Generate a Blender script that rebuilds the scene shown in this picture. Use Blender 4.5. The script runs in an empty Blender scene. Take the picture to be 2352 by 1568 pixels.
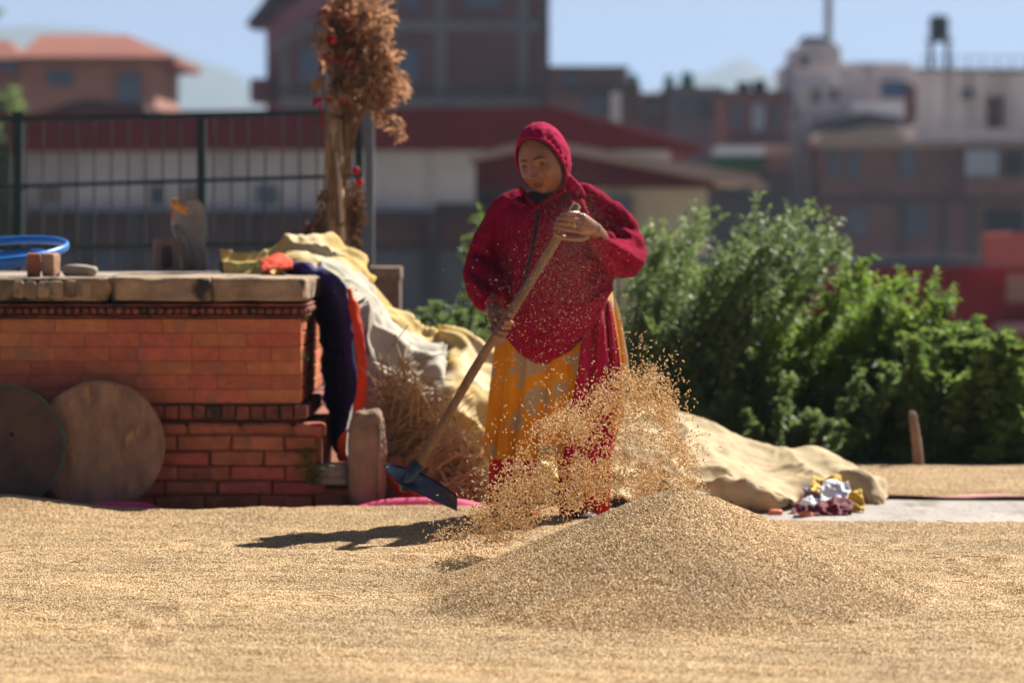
import bpy, bmesh, math, random
import numpy as np
from mathutils import Vector, Matrix, noise, Quaternion
from mathutils.bvhtree import BVHTree
R = math.radians
rnd = random.Random(7)
npr = np.random.RandomState(11)
S = bpy.context.scene
COL = S.collection

# ------------------------------------------------------------------ camera, sky, sun, exposure
CAM_H = 1.22
F = 8820.0            # focal length in units of a 2352 px wide picture (135 mm)
HZ = 480.0            # horizon row
cam_d = bpy.data.cameras.new('camera'); cam = bpy.data.objects.new('camera', cam_d); COL.objects.link(cam)
cam.location = (0, 0, CAM_H); cam.rotation_euler = (R(90), 0, 0)
cam_d.lens = 135.0; cam_d.sensor_width = 36.0
cam_d.shift_y = -(784 - HZ) / 2352.0
cam_d.clip_start = 0.1; cam_d.clip_end = 12000
cam_d.dof.use_dof = True; cam_d.dof.focus_distance = 12.35; cam_d.dof.aperture_fstop = 3.0
S.camera = cam
w = bpy.data.worlds.new('World'); S.world = w; w.use_nodes = True
nt = w.node_tree; nt.nodes.clear()
sky = nt.nodes.new('ShaderNodeTexSky'); sky.sky_type = 'NISHITA'; sky.sun_disc = False
SUN_DIR = Vector((0.73, 0.88, 1.06)).normalized()
SUN_EL = math.asin(SUN_DIR.z); SUN_AZ = math.atan2(SUN_DIR.x, SUN_DIR.y)
sky.sun_elevation = SUN_EL; sky.sun_rotation = SUN_AZ
sky.altitude = 6000; sky.air_density = 0.34; sky.dust_density = 0.02; sky.ozone_density = 3.0
bg = nt.nodes.new('ShaderNodeBackground'); bg.inputs[1].default_value = 0.05
wo = nt.nodes.new('ShaderNodeOutputWorld')
nt.links.new(sky.outputs[0], bg.inputs[0]); nt.links.new(bg.outputs[0], wo.inputs[0])
sl = bpy.data.lights.new('sun', 'SUN'); sl.energy = 5.0; sl.angle = R(0.53); sl.color = (1.0, 0.95, 0.86)
so = bpy.data.objects.new('sun', sl); COL.objects.link(so)
so.rotation_euler = (-SUN_DIR).to_track_quat('-Z', 'Y').to_euler()
S.view_settings.view_transform = 'Standard'; S.view_settings.look = 'None'
S.view_settings.exposure = 1.25; S.view_settings.gamma = 1.0; S.view_settings.use_curve_mapping = False

# ------------------------------------------------------------------ helpers
def W(px, py, d):
    return Vector(((px - 1176.0) * d / F, d, CAM_H - (py - HZ) * d / F))

def new_mat(name):
    m = bpy.data.materials.new(name); m.use_nodes = True
    n = m.node_tree.nodes; n.clear()
    return m, n, m.node_tree.links

def mat(name, c1, c2=None, rough=0.8, scale=6.0, bump=0.0, bscale=40.0, rand=0.0, metal=0.0, spec=0.3,
        stretch=(1, 1, 1), trans=0.0, sheen=0.0, spots=None, hue=0.0, detail=6.0, contrast=(0.35, 0.65)):
    """procedural material: two colours mixed by noise, optional third colour in spots, fine bump, per object change"""
    m, n, l = new_mat(name)
    if c2 is None: c2 = tuple(x * 0.72 for x in c1)
    tc = n.new('ShaderNodeTexCoord'); oi = n.new('ShaderNodeObjectInfo')
    mp = n.new('ShaderNodeMapping'); mp.inputs['Scale'].default_value = stretch
    l.new(tc.outputs['Object'], mp.inputs['Vector'])
    ml = n.new('ShaderNodeMath'); ml.operation = 'MULTIPLY'; ml.inputs[1].default_value = 37.0
    l.new(oi.outputs['Random'], ml.inputs[0])
    va = n.new('ShaderNodeVectorMath'); va.operation = 'ADD'
    l.new(mp.outputs[0], va.inputs[0]); l.new(ml.outputs[0], va.inputs[1])
    nz = n.new('ShaderNodeTexNoise'); nz.inputs['Scale'].default_value = scale; nz.inputs['Detail'].default_value = detail
    nz.inputs['Roughness'].default_value = 0.62
    l.new(va.outputs[0], nz.inputs['Vector'])
    mr = n.new('ShaderNodeMapRange'); mr.inputs[1].default_value = contrast[0]; mr.inputs[2].default_value = contrast[1]
    l.new(nz.outputs[0], mr.inputs[0])
    mx = n.new('ShaderNodeMix'); mx.data_type = 'RGBA'
    mx.inputs[6].default_value = (*c1, 1); mx.inputs[7].default_value = (*c2, 1)
    l.new(mr.outputs[0], mx.inputs[0]); out = mx.outputs[2]
    if spots:
        col, sc, thr, sharp = spots
        n2 = n.new('ShaderNodeTexNoise'); n2.inputs['Scale'].default_value = sc; n2.inputs['Detail'].default_value = 4
        l.new(va.outputs[0], n2.inputs['Vector'])
        m2 = n.new('ShaderNodeMapRange'); m2.inputs[1].default_value = thr; m2.inputs[2].default_value = thr + sharp
        l.new(n2.outputs[0], m2.inputs[0])
        mx2 = n.new('ShaderNodeMix'); mx2.data_type = 'RGBA'; mx2.inputs[7].default_value = (*col, 1)
        l.new(m2.outputs[0], mx2.inputs[0]); l.new(out, mx2.inputs[6]); out = mx2.outputs[2]
    if rand > 0:
        hs = n.new('ShaderNodeHueSaturation')
        m3 = n.new('ShaderNodeMapRange'); m3.inputs[3].default_value = 1 - rand; m3.inputs[4].default_value = 1 + rand
        l.new(oi.outputs['Random'], m3.inputs[0]); l.new(m3.outputs[0], hs.inputs['Value'])
        if hue:
            m5 = n.new('ShaderNodeMath'); m5.operation = 'MULTIPLY'; m5.inputs[1].default_value = 7.31
            m6 = n.new('ShaderNodeMath'); m6.operation = 'FRACT'
            m4 = n.new('ShaderNodeMapRange'); m4.inputs[3].default_value = 0.5 - hue; m4.inputs[4].default_value = 0.5 + hue
            l.new(oi.outputs['Random'], m5.inputs[0]); l.new(m5.outputs[0], m6.inputs[0])
            l.new(m6.outputs[0], m4.inputs[0]); l.new(m4.outputs[0], hs.inputs['Hue'])
        l.new(out, hs.inputs['Color']); out = hs.outputs[0]
    b = n.new('ShaderNodeBsdfPrincipled'); b.inputs['Roughness'].default_value = rough
    b.inputs['Metallic'].default_value = metal; b.inputs['Specular IOR Level'].default_value = spec
    if sheen: b.inputs['Sheen Weight'].default_value = sheen; b.inputs['Sheen Roughness'].default_value = 0.5
    l.new(out, b.inputs['Base Color'])
    if bump:
        nb = n.new('ShaderNodeTexNoise'); nb.inputs['Scale'].default_value = bscale; nb.inputs['Detail'].default_value = 5
        l.new(va.outputs[0], nb.inputs['Vector'])
        bp = n.new('ShaderNodeBump'); bp.inputs['Strength'].default_value = bump; bp.inputs['Distance'].default_value = 0.5 / bscale
        l.new(nb.outputs[0], bp.inputs['Height']); l.new(bp.outputs[0], b.inputs['Normal'])
    o = n.new('ShaderNodeOutputMaterial'); sh = b.outputs[0]
    if trans:
        t = n.new('ShaderNodeBsdfTranslucent'); l.new(out, t.inputs[0])
        ms = n.new('ShaderNodeMixShader'); ms.inputs[0].default_value = trans
        l.new(sh, ms.inputs[1]); l.new(t.outputs[0], ms.inputs[2]); sh = ms.outputs[0]
    l.new(sh, o.inputs[0])
    return m

class MB:
    def __init__(s): s.v = []; s.f = []
    def add(s, vs, fs):
        k = len(s.v); s.v += [tuple(p) for p in vs]; s.f += [tuple(i + k for i in q) for q in fs]; return s
    def box(s, c, size, rot=None):
        c = Vector(c); h = Vector(size) * 0.5
        vs = [Vector((x * h.x, y * h.y, z * h.z)) for x in (-1, 1) for y in (-1, 1) for z in (-1, 1)]
        if rot: vs = [rot @ p for p in vs]
        return s.add([c + p for p in vs], [(0, 1, 3, 2), (4, 6, 7, 5), (0, 4, 5, 1), (2, 3, 7, 6), (0, 2, 6, 4), (1, 5, 7, 3)])
    def prism(s, poly, d, depth):
        """polygon given in picture units at distance d, pushed back by depth metres"""
        a = [W(x, y, d) for x, y in poly]; n = len(a)
        area = sum(a[i].x * a[(i + 1) % n].z - a[(i + 1) % n].x * a[i].z for i in range(n))
        if area < 0: a.reverse()
        b = [p + Vector((0, depth, 0)) for p in a]
        fs = [tuple(range(n)), tuple(range(2 * n - 1, n - 1, -1))]
        fs += [(i, i + n, (i + 1) % n + n, (i + 1) % n) for i in range(n)]
        return s.add(a + b, fs)
    def tube(s, pts, rad, n=10, cap=True, flat=1.0, ref=None):
        pts = [Vector(p) for p in pts]
        if isinstance(rad, (int, float)): rad = [rad] * len(pts)
        k = len(s.v); m = len(pts); up = Vector(ref) if ref else None
        for i, p in enumerate(pts):
            t = (pts[min(i + 1, m - 1)] - pts[max(i - 1, 0)]).normalized()
            if up is None:
                up = Vector((0, 0, 1)) if abs(t.z) < 0.9 else Vector((0, 1, 0))
            u = (up - t * up.dot(t)).normalized(); v = t.cross(u)
            if not ref: up = u
            ra, rb = rad[i] if isinstance(rad[i], tuple) else (rad[i], rad[i] * flat)
            for j in range(n):
                a = 2 * math.pi * j / n
                s.v.append(tuple(p + u * ra * math.cos(a) + v * rb * math.sin(a)))
        for i in range(m - 1):
            for j in range(n):
                s.f.append((k + i * n + j, k + i * n + (j + 1) % n, k + (i + 1) * n + (j + 1) % n, k + (i + 1) * n + j))
        if cap:
            s.f.append(tuple(k + j for j in range(n - 1, -1, -1))); s.f.append(tuple(k + (m - 1) * n + j for j in range(n)))
        return s
    def ball(s, c, r, nu=16, nv=10, M=None):
        c = Vector(c); r = r if isinstance(r, (tuple, list)) else (r, r, r); k = len(s.v)
        for i in range(nv + 1):
            t = math.pi * i / nv
            for j in range(nu):
                a = 2 * math.pi * j / nu
                p = Vector((r[0] * math.sin(t) * math.cos(a), r[1] * math.sin(t) * math.sin(a), r[2] * math.cos(t)))
                s.v.append(tuple(c + (M @ p if M else p)))
        for i in range(nv):
            for j in range(nu):
                s.f.append((k + i * nu + j, k + (i + 1) * nu + j, k + (i + 1) * nu + (j + 1) % nu, k + i * nu + (j + 1) % nu))
        return s
    def grid(s, P):
        nu = len(P); nv = len(P[0]); k = len(s.v)
        for r in P: s.v += [tuple(p) for p in r]
        for i in range(nu - 1):
            for j in range(nv - 1):
                a = k + i * nv + j; s.f.append((a, a + 1, a + nv + 1, a + nv))
        return s
    def mesh(s, name, m=None, smooth=False, off=None):
        me = bpy.data.meshes.new(name)
        vs = s.v if off is None else [(a - off[0], b - off[1], c - off[2]) for a, b, c in s.v]
        me.from_pydata(vs, [], s.f); me.update()
        if m: me.materials.append(m)
        if smooth: me.polygons.foreach_set('use_smooth', [True] * len(me.polygons))
        return me

def props(o, label=None, cat=None, group=None, kind=None):
    if label: o['label'] = label
    if cat: o['category'] = cat
    if group: o['group'] = group
    if kind: o['kind'] = kind
    return o
def wl(o):
    v = Vector((0, 0, 0))
    while o: v = v + Vector(o.location); o = o.parent
    return v
def link(name, me, parent=None, loc=(0, 0, 0)):
    o = bpy.data.objects.new(name, me); COL.objects.link(o); o.location = loc
    if parent: o.parent = parent
    return o
def thing(name, loc, label, cat, group=None):
    return props(link(name, None, None, loc), label, cat, group)
def obj(name, mb, m, parent=None, smooth=False, org=None, **kw):
    """mesh builder in world coordinates -> object (child of parent) with the same world shape"""
    off = wl(parent) if parent else Vector(org or (0, 0, 0))
    o = link(name, mb.mesh(name, m, smooth, off), parent, (0, 0, 0) if parent else off)
    LAST[0] = o
    return props(o, **kw)
LAST = [None]
def modify(o, *mods):
    for t, kw in mods:
        md = o.modifiers.new(t.lower(), t)
        for k, v in kw.items(): setattr(md, k, v)
    dg = bpy.context.evaluated_depsgraph_get(); dg.update()
    me = bpy.data.meshes.new_from_object(o.evaluated_get(dg))
    mats = [m for m in o.data.materials]
    o.modifiers.clear(); o.data = me
    me.materials.clear()
    for m in mats: me.materials.append(m)
    return o
def smooth(o):
    o.data.polygons.foreach_set('use_smooth', [True] * len(o.data.polygons)); return o
def fbm(p, sc, oct=3): return noise.fractal(Vector(p) * sc, 1.0, 2.0, oct)
def crom(pts, n):
    """resample a polyline smoothly to n points"""
    P = [Vector(p) for p in pts]; L = [0.0]
    for a, b in zip(P, P[1:]): L.append(L[-1] + (b - a).length + 1e-9)
    out = []
    for i in range(n):
        t = L[-1] * i / (n - 1); k = 0
        while k < len(P) - 2 and L[k + 1] < t: k += 1
        u = (t - L[k]) / (L[k + 1] - L[k])
        p0 = P[max(k - 1, 0)]; p1 = P[k]; p2 = P[k + 1]; p3 = P[min(k + 2, len(P) - 1)]
        out.append(0.5 * ((2 * p1) + (p2 - p0) * u + (2 * p0 - 5 * p1 + 4 * p2 - p3) * u * u + (3 * p1 - p0 - 3 * p2 + p3) * u ** 3))
    return out
def cloth_grid(curves, nu, nv, wr=.007, folds=0.02, fs=3.0, seed=0, ridge=0.0, rs=5.0, rdir=(1, 0, 0)):
    rows = [crom([W(*p) for p in c], nu) for c in curves]
    cols = [crom([r[i] for r in rows], nv) for i in range(nu)]
    P = [[None] * nv for _ in range(nu)]
    for i in range(nu):
        for j in range(nv):
            a = cols[min(i + 1, nu - 1)][j] - cols[max(i - 1, 0)][j]; b = cols[i][min(j + 1, nv - 1)] - cols[i][max(j - 1, 0)]
            nrm = a.cross(b)
            nrm = nrm.normalized() if nrm.length > 1e-9 else Vector((0, -1, 0))
            if nrm.y > 0: nrm = -nrm
            p = cols[i][j]; q = p + Vector((seed * 3.1, 0, 0))
            h = folds * fbm(q, fs, 4)
            if ridge:
                wv = fbm(q, rs * 0.35, 2) * 2.2 + p.dot(Vector(rdir)) * rs
                h += ridge * (1 - abs(math.sin(wv * 2.0))) ** 2.4
                wv2 = fbm(q + Vector((9, 2, 1)), rs * 0.6, 2) * 2.6 + p.dot(Vector((rdir[2], rdir[1], -rdir[0]))) * rs * 0.7
                h += 0.6 * ridge * (1 - abs(math.sin(wv2 * 2.0))) ** 2.5
            h += wr * max(0, 1 - abs(fbm(q + Vector((3, 8, 2)), 6.5, 2)) * 4.5)
            h *= .12 + .88 * min(1.0, j / (nv - 1) * 5)
            P[i][j] = p + nrm * h
    return P
def cloth(name, curves, m, parent=None, nu=70, nv=50, thick=0.005, **kw):
    pk = {k: kw.pop(k) for k in list(kw) if k in ('wr', 'folds', 'fs', 'seed', 'ridge', 'rs', 'rdir')}
    mb = MB().grid(cloth_grid(curves, nu, nv, **pk))
    o = obj(name, mb, m, parent, True, **kw)
    modify(o, ('SOLIDIFY', dict(thickness=thick, offset=0)))
    return smooth(o)
def block(c, size, rndv=0.01, seed=0, power=6.0, n=7, rot=None, ns=6.0):
    """stone block: rounded box (superellipsoid) with noise, returned as MB"""
    mb = MB(); c = Vector(c); idx = {}
    def vert(x, y, z):
        k = (round(x, 4), round(y, 4), round(z, 4))
        if k not in idx:
            L = (abs(x) ** power + abs(y) ** power + abs(z) ** power) ** (1 / power)
            p = Vector((x / L * size[0] / 2, y / L * size[1] / 2, z / L * size[2] / 2))
            q = p + Vector((seed * 5.3, seed, 0))
            p *= 1 + rndv / max(min(size), 0.02) * fbm(q, ns, 3)
            if rot: p = rot @ p
            idx[k] = len(mb.v); mb.v.append(tuple(c + p))
        return idx[k]
    for ax in range(3):
        for sgn in (-1, 1):
            for i in range(n):
                for j in range(n):
                    q = []
                    for (a, b) in ((i, j), (i + 1, j), (i + 1, j + 1), (i, j + 1)):
                        u = -1 + 2 * a / n; v = -1 + 2 * b / n
                        t = [0, 0, 0]; t[ax] = sgn; t[(ax + 1) % 3] = u; t[(ax + 2) % 3] = v
                        q.append(vert(*t))
                    if sgn < 0: q.reverse()
                    mb.f.append(tuple(q))
    return mb
def brick_mesh(name, size, bev, jit, m, seed):
    r = random.Random(seed); bm = bmesh.new(); bmesh.ops.create_cube(bm, size=1.0)
    for v in bm.verts: v.co = Vector((v.co.x * size[0], v.co.y * size[1], v.co.z * size[2])) + Vector([r.uniform(-jit, jit) for _ in range(3)])
    bmesh.ops.bevel(bm, geom=bm.edges[:], offset=bev, segments=1, affect='EDGES')
    me = bpy.data.meshes.new(name); bm.to_mesh(me); bm.free(); me.materials.append(m)
    return me

def crumple(o, amp, fs, seed=0, sub=0):
    if sub: modify(o, ('SUBSURF', dict(levels=sub, render_levels=sub, subdivision_type='SIMPLE')))
    off = wl(o); me = o.data; nrm = [v.normal.copy() for v in me.vertices]
    for v, n_ in zip(me.vertices, nrm):
        p = v.co + off + Vector((seed * 2.7, 0, 0))
        a = 1 - abs(fbm(p, fs, 2)) * 3; b_ = 1 - abs(fbm(p + Vector((5, 3, 1)), fs * 1.9, 2)) * 3
        v.co += n_ * amp * (a + .5 * b_)
    return smooth(o)

# ------------------------------------------------------------------ materials
M = {}
M['ground'] = mat('ground_dirt', (0.22, 0.19, 0.15), (0.12, 0.11, 0.08), 0.95, 1.5, 0.5, 20)
M['concrete'] = mat('concrete', (0.38, 0.34, 0.31), (0.27, 0.24, 0.22), 0.9, 3, 0.6, 30, spots=((.20, .17, .14), 5, .56, .10), stretch=(1, .35, 1))
M['brick'] = mat('platform_brick', (0.54, 0.185, 0.092), (0.40, 0.125, 0.068), 0.95, 16, 0.7, 60, spec=0.08, rand=0.10, hue=0.012, spots=((0.33, 0.17, 0.12), 16, 0.56, 0.2))
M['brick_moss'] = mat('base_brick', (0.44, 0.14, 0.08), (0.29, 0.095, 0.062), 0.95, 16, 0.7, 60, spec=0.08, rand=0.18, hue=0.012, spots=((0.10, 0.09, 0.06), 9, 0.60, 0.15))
M['mortar'] = mat('mortar', (0.32, 0.11, 0.06), (0.2, 0.08, 0.05), 0.95, 12, 0.5, 60)
M['stone'] = mat('coping_stone', (0.44, 0.31, 0.20), (0.20, 0.14, 0.09), 0.95, 6, 0.8, 40, rand=0.15, spots=((0.045, 0.04, 0.035), 7, 0.53, 0.12))
M['stone_pale'] = mat('weathered_stone', (0.42, 0.34, 0.27), (0.26, 0.21, 0.17), 0.95, 8, 0.8, 50, rand=0.1)
M['stone_red'] = mat('reddish_stone', (0.29, 0.185, 0.13), (0.17, 0.115, 0.085), 0.85, 7, 0.8, 50)
M['disc_tan'] = mat('disc_wood', (0.40, 0.235, 0.145), (0.22, 0.13, 0.09), 0.95, 7, 0.3, 60, stretch=(2.2, 1, 1), spots=((0.50, 0.29, 0.13), 9, 0.58, 0.15), spec=0.08)
M['disc_dark'] = mat('disc_dark', (0.085, 0.06, 0.058), (0.15, 0.09, 0.06), 0.95, 9, 0.3, 60, spec=0.08)
M['disc_rim'] = mat('green_rim', (0.02, 0.24, 0.16), (0.09, 0.08, 0.06), 0.6, 20)
M['blue'] = mat('blue_plastic', (0.02, 0.20, 0.60), (0.015, 0.15, 0.50), 0.35, 5, spec=0.5)
M['straw_stem'] = mat('dry_stems', (0.36, 0.22, 0.12), (0.20, 0.11, 0.06), 0.9, 12, 0.3, 60, rand=0.35)
M['dry_leaf'] = mat('dry_leaf', (0.58, 0.35, 0.20), (0.34, 0.17, 0.10), 0.9, 9, trans=0.4)
M['dry_leaf_dark'] = mat('dry_leaf_dark', (0.20, 0.10, 0.05), (0.10, 0.05, 0.03), 0.9, 9, trans=0.2)
M['wood_peeled'] = mat('peeled_wood', (0.48, 0.33, 0.20), (0.33, 0.20, 0.12), 0.8, 6, 0.3, 60, stretch=(4, 4, .6))
M['ribbon'] = mat('red_ribbon', (0.62, 0.015, 0.02), (0.38, 0.01, 0.02), 0.7, 9, trans=0.2)
M['pink_tie'] = mat('pink_ribbon', (0.75, 0.16, 0.14), (0.6, 0.08, 0.08), 0.7, 9)
M['canvas_white'] = mat('white_canvas', (0.48, 0.44, 0.36), (0.38, 0.34, 0.27), 0.9, 5, 0.4, 90, spots=((0.34, 0.31, 0.22), 5, 0.56, 0.15))
M['canvas_yellow'] = mat('yellow_canvas', (0.58, 0.38, 0.09), (0.52, 0.38, 0.15), 0.85, 4, 0.4, 90, spots=((0.62, 0.50, 0.30), 3, 0.52, 0.1))
M['canvas_cream'] = mat('cream_canvas', (0.50, 0.39, 0.23), (0.40, 0.30, 0.17), 0.9, 5, 0.4, 90, spots=((0.32, 0.26, 0.16), 6, 0.6, 0.15))
M['purple'] = mat('purple_cloth', (0.045, 0.03, 0.17), (0.03, 0.018, 0.10), 0.8, 6, 0.2, 60, trans=0.15)
M['orange'] = mat('orange_cloth', (0.80, 0.085, 0.02), (0.65, 0.06, 0.02), 0.8, 6, trans=0.25)
M['pink'] = mat('pink_tarpaulin', (0.78, 0.10, 0.24), (0.62, 0.07, 0.18), 0.6, 6)
M['green_metal'] = mat('green_painted_steel', (0.012, 0.035, 0.028), (0.03, 0.04, 0.035), 0.5, 8)
M['bar_metal'] = mat('fence_bar_steel', (0.13, 0.12, 0.12), (0.07, 0.055, 0.05), 0.6, 8)
M['moss'] = mat('green_sprigs', (0.10, 0.17, 0.03), (0.05, 0.10, 0.02), 0.9, 9, trans=0.3)
M['leaf_a'] = mat('feathery_leaves', (0.24, 0.36, 0.05), (0.14, 0.22, 0.04), 0.55, 3, trans=0.55, spec=0.6)
M['leaf_b'] = mat('grey_green_leaves', (0.23, 0.31, 0.10), (0.14, 0.20, 0.07), 0.5, 3, trans=0.5, spec=0.5)
M['leaf_c'] = mat('broad_leaves', (0.20, 0.29, 0.065), (0.12, 0.18, 0.045), 0.5, 3, trans=0.42, spec=0.5)
M['stem'] = mat('shrub_stem', (0.10, 0.075, 0.05), (0.06, 0.05, 0.035), 0.9, 9)
M['skin'] = mat('skin', (0.34, 0.14, 0.062), (0.21, 0.078, 0.035), 0.42, 18, 0.3, 120, spec=0.5)
M['skin'].node_tree.nodes['Principled BSDF'].inputs['Subsurface Weight'].default_value = 0.06
M['skin'].node_tree.nodes['Principled BSDF'].inputs['Subsurface Radius'].default_value = (0.01, 0.004, 0.002)
M['lip'] = mat('lips', (0.15, 0.03, 0.022), (0.11, 0.022, 0.018), 0.5, 30)
M['eye'] = mat('eye', (0.05, 0.035, 0.03), (0.02, 0.015, 0.012), 0.25, 60)
M['hair'] = mat('greying_hair', (0.09, 0.08, 0.08), (0.02, 0.02, 0.02), 0.6, 40, 0.3, 200, stretch=(1, 1, 5))
M['fleece'] = mat('red_fleece', (0.25, 0.004, 0.032), (0.19, 0.003, 0.023), 0.95, 5, 0.25, 260, sheen=0.02, spec=0.02)
M['hood'] = mat('pink_red_hood', (0.42, 0.006, 0.066), (0.34, 0.005, 0.05), 0.9, 5, 0.2, 260, sheen=0.03, spec=0.05)
M['black'] = mat('black_zip', (0.015, 0.013, 0.016), (0.03, 0.02, 0.025), 0.7, 30)
M['grey_band'] = mat('grey_hair_band', (0.16, 0.17, 0.18), (0.10, 0.10, 0.11), 0.8, 30)
M['skirt'] = mat('orange_floral_skirt', (0.72, 0.225, 0.012), (0.62, 0.17, 0.01), 0.75, 5, 0.2, 200, spots=((0.50, 0.34, 0.20), 9.5, 0.565, 0.05), trans=0.12, sheen=0.04, spec=0.08)
def floral(name, base, base2, flower, sc):
    m = mat(name, base, base2, 0.8, 5, 0.2, 200, trans=0.12, spec=0.08)
    n, l = m.node_tree.nodes, m.node_tree.links
    mx = [q for q in n if q.bl_idname == 'ShaderNodeMix'][0]; mp = [q for q in n if q.bl_idname == 'ShaderNodeVectorMath'][0]
    nz = n.new('ShaderNodeTexNoise'); nz.inputs['Scale'].default_value = 14; nz.inputs['Detail'].default_value = 3; l.new(mp.outputs[0], nz.inputs['Vector'])
    vm = n.new('ShaderNodeVectorMath'); vm.operation = 'MULTIPLY_ADD'; vm.inputs[1].default_value = (.13, .13, .13); l.new(nz.outputs['Color'], vm.inputs[0]); l.new(mp.outputs[0], vm.inputs[2])
    vo = n.new('ShaderNodeTexVoronoi'); vo.inputs['Scale'].default_value = sc; l.new(vm.outputs[0], vo.inputs['Vector'])
    mr = n.new('ShaderNodeMapRange'); mr.inputs[1].default_value = .42; mr.inputs[2].default_value = .34; mr.inputs[3].default_value = 0; mr.inputs[4].default_value = 1; l.new(vo.outputs['Distance'], mr.inputs[0])
    fx = n.new('ShaderNodeMix'); fx.data_type = 'RGBA'; fx.inputs[7].default_value = (*flower, 1); l.new(mr.outputs[0], fx.inputs[0]); l.new(mx.outputs[2], fx.inputs[6])
    for k in list(mx.outputs[2].links):
        if k.to_node != fx: t_ = k.to_socket; l.remove(k); l.new(fx.outputs[2], t_)
    return m
M['skirt'] = floral('yellow_floral_skirt', (0.80, 0.31, 0.012), (0.68, 0.22, 0.01), (0.46, 0.32, 0.19), 8.5)
M['sash'] = mat('crimson_sash', (0.40, 0.007, 0.05), (0.32, 0.006, 0.035), 0.75, 5, 0.2, 200, trans=0.12, sheen=0.04, spec=0.08)
M['trousers'] = mat('red_trousers', (0.48, 0.007, 0.018), (0.38, 0.005, 0.012), 0.75, 5, 0.2, 200, trans=0.1)
M['gold'] = mat('gold_ring', (0.75, 0.5, 0.15), (0.7, 0.45, 0.12), 0.3, 9, metal=1.0)
M['thread'] = mat('red_thread', (0.45, 0.03, 0.04), (0.3, 0.02, 0.03), 0.8, 60)
M['handle'] = mat('handle_wood', (0.28, 0.155, 0.075), (0.18, 0.095, 0.045), 0.6, 9, 0.3, 90, stretch=(3, 3, .5))
M['steel'] = mat('blue_worn_steel', (0.065, 0.085, 0.12), (0.04, 0.052, 0.075), 0.4, 10, 0.1, 40, metal=0.6, spots=((0.22, 0.24, 0.28), 12, 0.60, 0.1))
M['shoe'] = mat('dark_sandal', (0.05, 0.03, 0.03), (0.03, 0.02, 0.02), 0.6, 9)
M['cloth_white'] = mat('white_cloth', (0.75, 0.76, 0.80), (0.60, 0.61, 0.68), 0.8, 12)
M['cloth_maroon'] = mat('maroon_cloth', (0.16, 0.01, 0.025), (0.10, 0.008, 0.02), 0.8, 12)
M['cloth_yellow'] = mat('golden_cloth', (0.66, 0.44, 0.06), (0.5, 0.3, 0.03), 0.75, 12)
M['cloth_lilac'] = mat('lilac_cloth', (0.22, 0.19, 0.34), (0.16, 0.14, 0.28), 0.8, 12)
# grain
def grain_mat(name, a, b, c, rough=0.65):
    m, n, l = new_mat(name)
    oi = n.new('ShaderNodeObjectInfo'); cr = n.new('ShaderNodeValToRGB'); e = cr.color_ramp.elements
    e[0].color = (*a, 1); e[1].position = 1.0; e[1].color = (*c, 1)
    k = e.new(0.5); k.color = (*b, 1)
    at = n.new('ShaderNodeAttribute'); at.attribute_name = 'rv'
    ad = n.new('ShaderNodeMath'); ad.operation = 'ADD'
    l.new(oi.outputs['Random'], ad.inputs[0]); l.new(at.outputs['Fac'], ad.inputs[1])
    fr = n.new('ShaderNodeMath'); fr.operation = 'FRACT'; l.new(ad.outputs[0], fr.inputs[0])
    l.new(fr.outputs[0], cr.inputs[0])
    bs = n.new('ShaderNodeBsdfPrincipled'); bs.inputs['Roughness'].default_value = rough
    bs.inputs['Specular IOR Level'].default_value = 0.35
    nz = n.new('ShaderNodeTexNoise'); nz.inputs['Scale'].default_value = 1.6; nz.inputs['Detail'].default_value = 5; l.new(oi.outputs['Location'], nz.inputs['Vector'])
    mr = n.new('ShaderNodeMapRange'); mr.inputs[1].default_value = .35; mr.inputs[2].default_value = .65; mr.inputs[3].default_value = .82; mr.inputs[4].default_value = 1.08; l.new(nz.outputs[0], mr.inputs[0])
    hs = n.new('ShaderNodeHueSaturation'); l.new(mr.outputs[0], hs.inputs['Value']); l.new(cr.outputs[0], hs.inputs['Color'])
    l.new(hs.outputs[0], bs.inputs['Base Color'])
    t = n.new('ShaderNodeBsdfTranslucent'); l.new(hs.outputs[0], t.inputs[0])
    ms = n.new('ShaderNodeMixShader'); ms.inputs[0].default_value = 0.15
    o = n.new('ShaderNodeOutputMaterial'); l.new(bs.outputs[0], ms.inputs[1]); l.new(t.outputs[0], ms.inputs[2]); l.new(ms.outputs[0], o.inputs[0])
    return m
M['grain'] = grain_mat('rice_grain', (0.43, 0.24, 0.09), (0.76, 0.53, 0.265), (0.90, 0.72, 0.45))
M['grain_air'] = grain_mat('tossed_rice_grain', (0.58, 0.32, 0.11), (0.80, 0.54, 0.25), (0.92, 0.76, 0.48))
M['grain_base'] = mat('rice_layer', (0.44, 0.28, 0.12), (0.26, 0.15, 0.07), 0.85, 60, 1.0, 110, detail=4)  # dark base: shade in the gaps between grains put into its colour
M['husk'] = grain_mat('pale_husk', (0.75, 0.55, 0.30), (0.82, 0.68, 0.45), (0.88, 0.80, 0.65))

# ------------------------------------------------------------------ terrain
def terrain_z(x, y):
    e = 19.4 + 0.25 * math.sin(x * 0.9)
    if y < e: return 0.0
    t = min((y - e) / 8.0, 1.0); return -5.5 * (t * t * (3 - 2 * t))
ys = [-30, 0, 5, 9, 12, 14, 16, 18, 19, 19.4, 19.8, 20.3, 21, 22, 23, 24, 25, 26, 27, 28, 30, 40, 60, 100, 200, 500, 1500, 3400]
xs = [-2500, -800, -300, -100, -50, -25, -12, -8, -6, -4, -3, -2, -1, 0, 1, 2, 3, 4, 6, 8, 12, 25, 50, 100, 300, 800, 2500]
g = MB().grid([[Vector((x, y, terrain_z(x, y))) for x in xs] for y in ys])
g.f = [tuple(reversed(q)) for q in g.f]
obj('ground', g, M['ground'], kind='structure')
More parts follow.
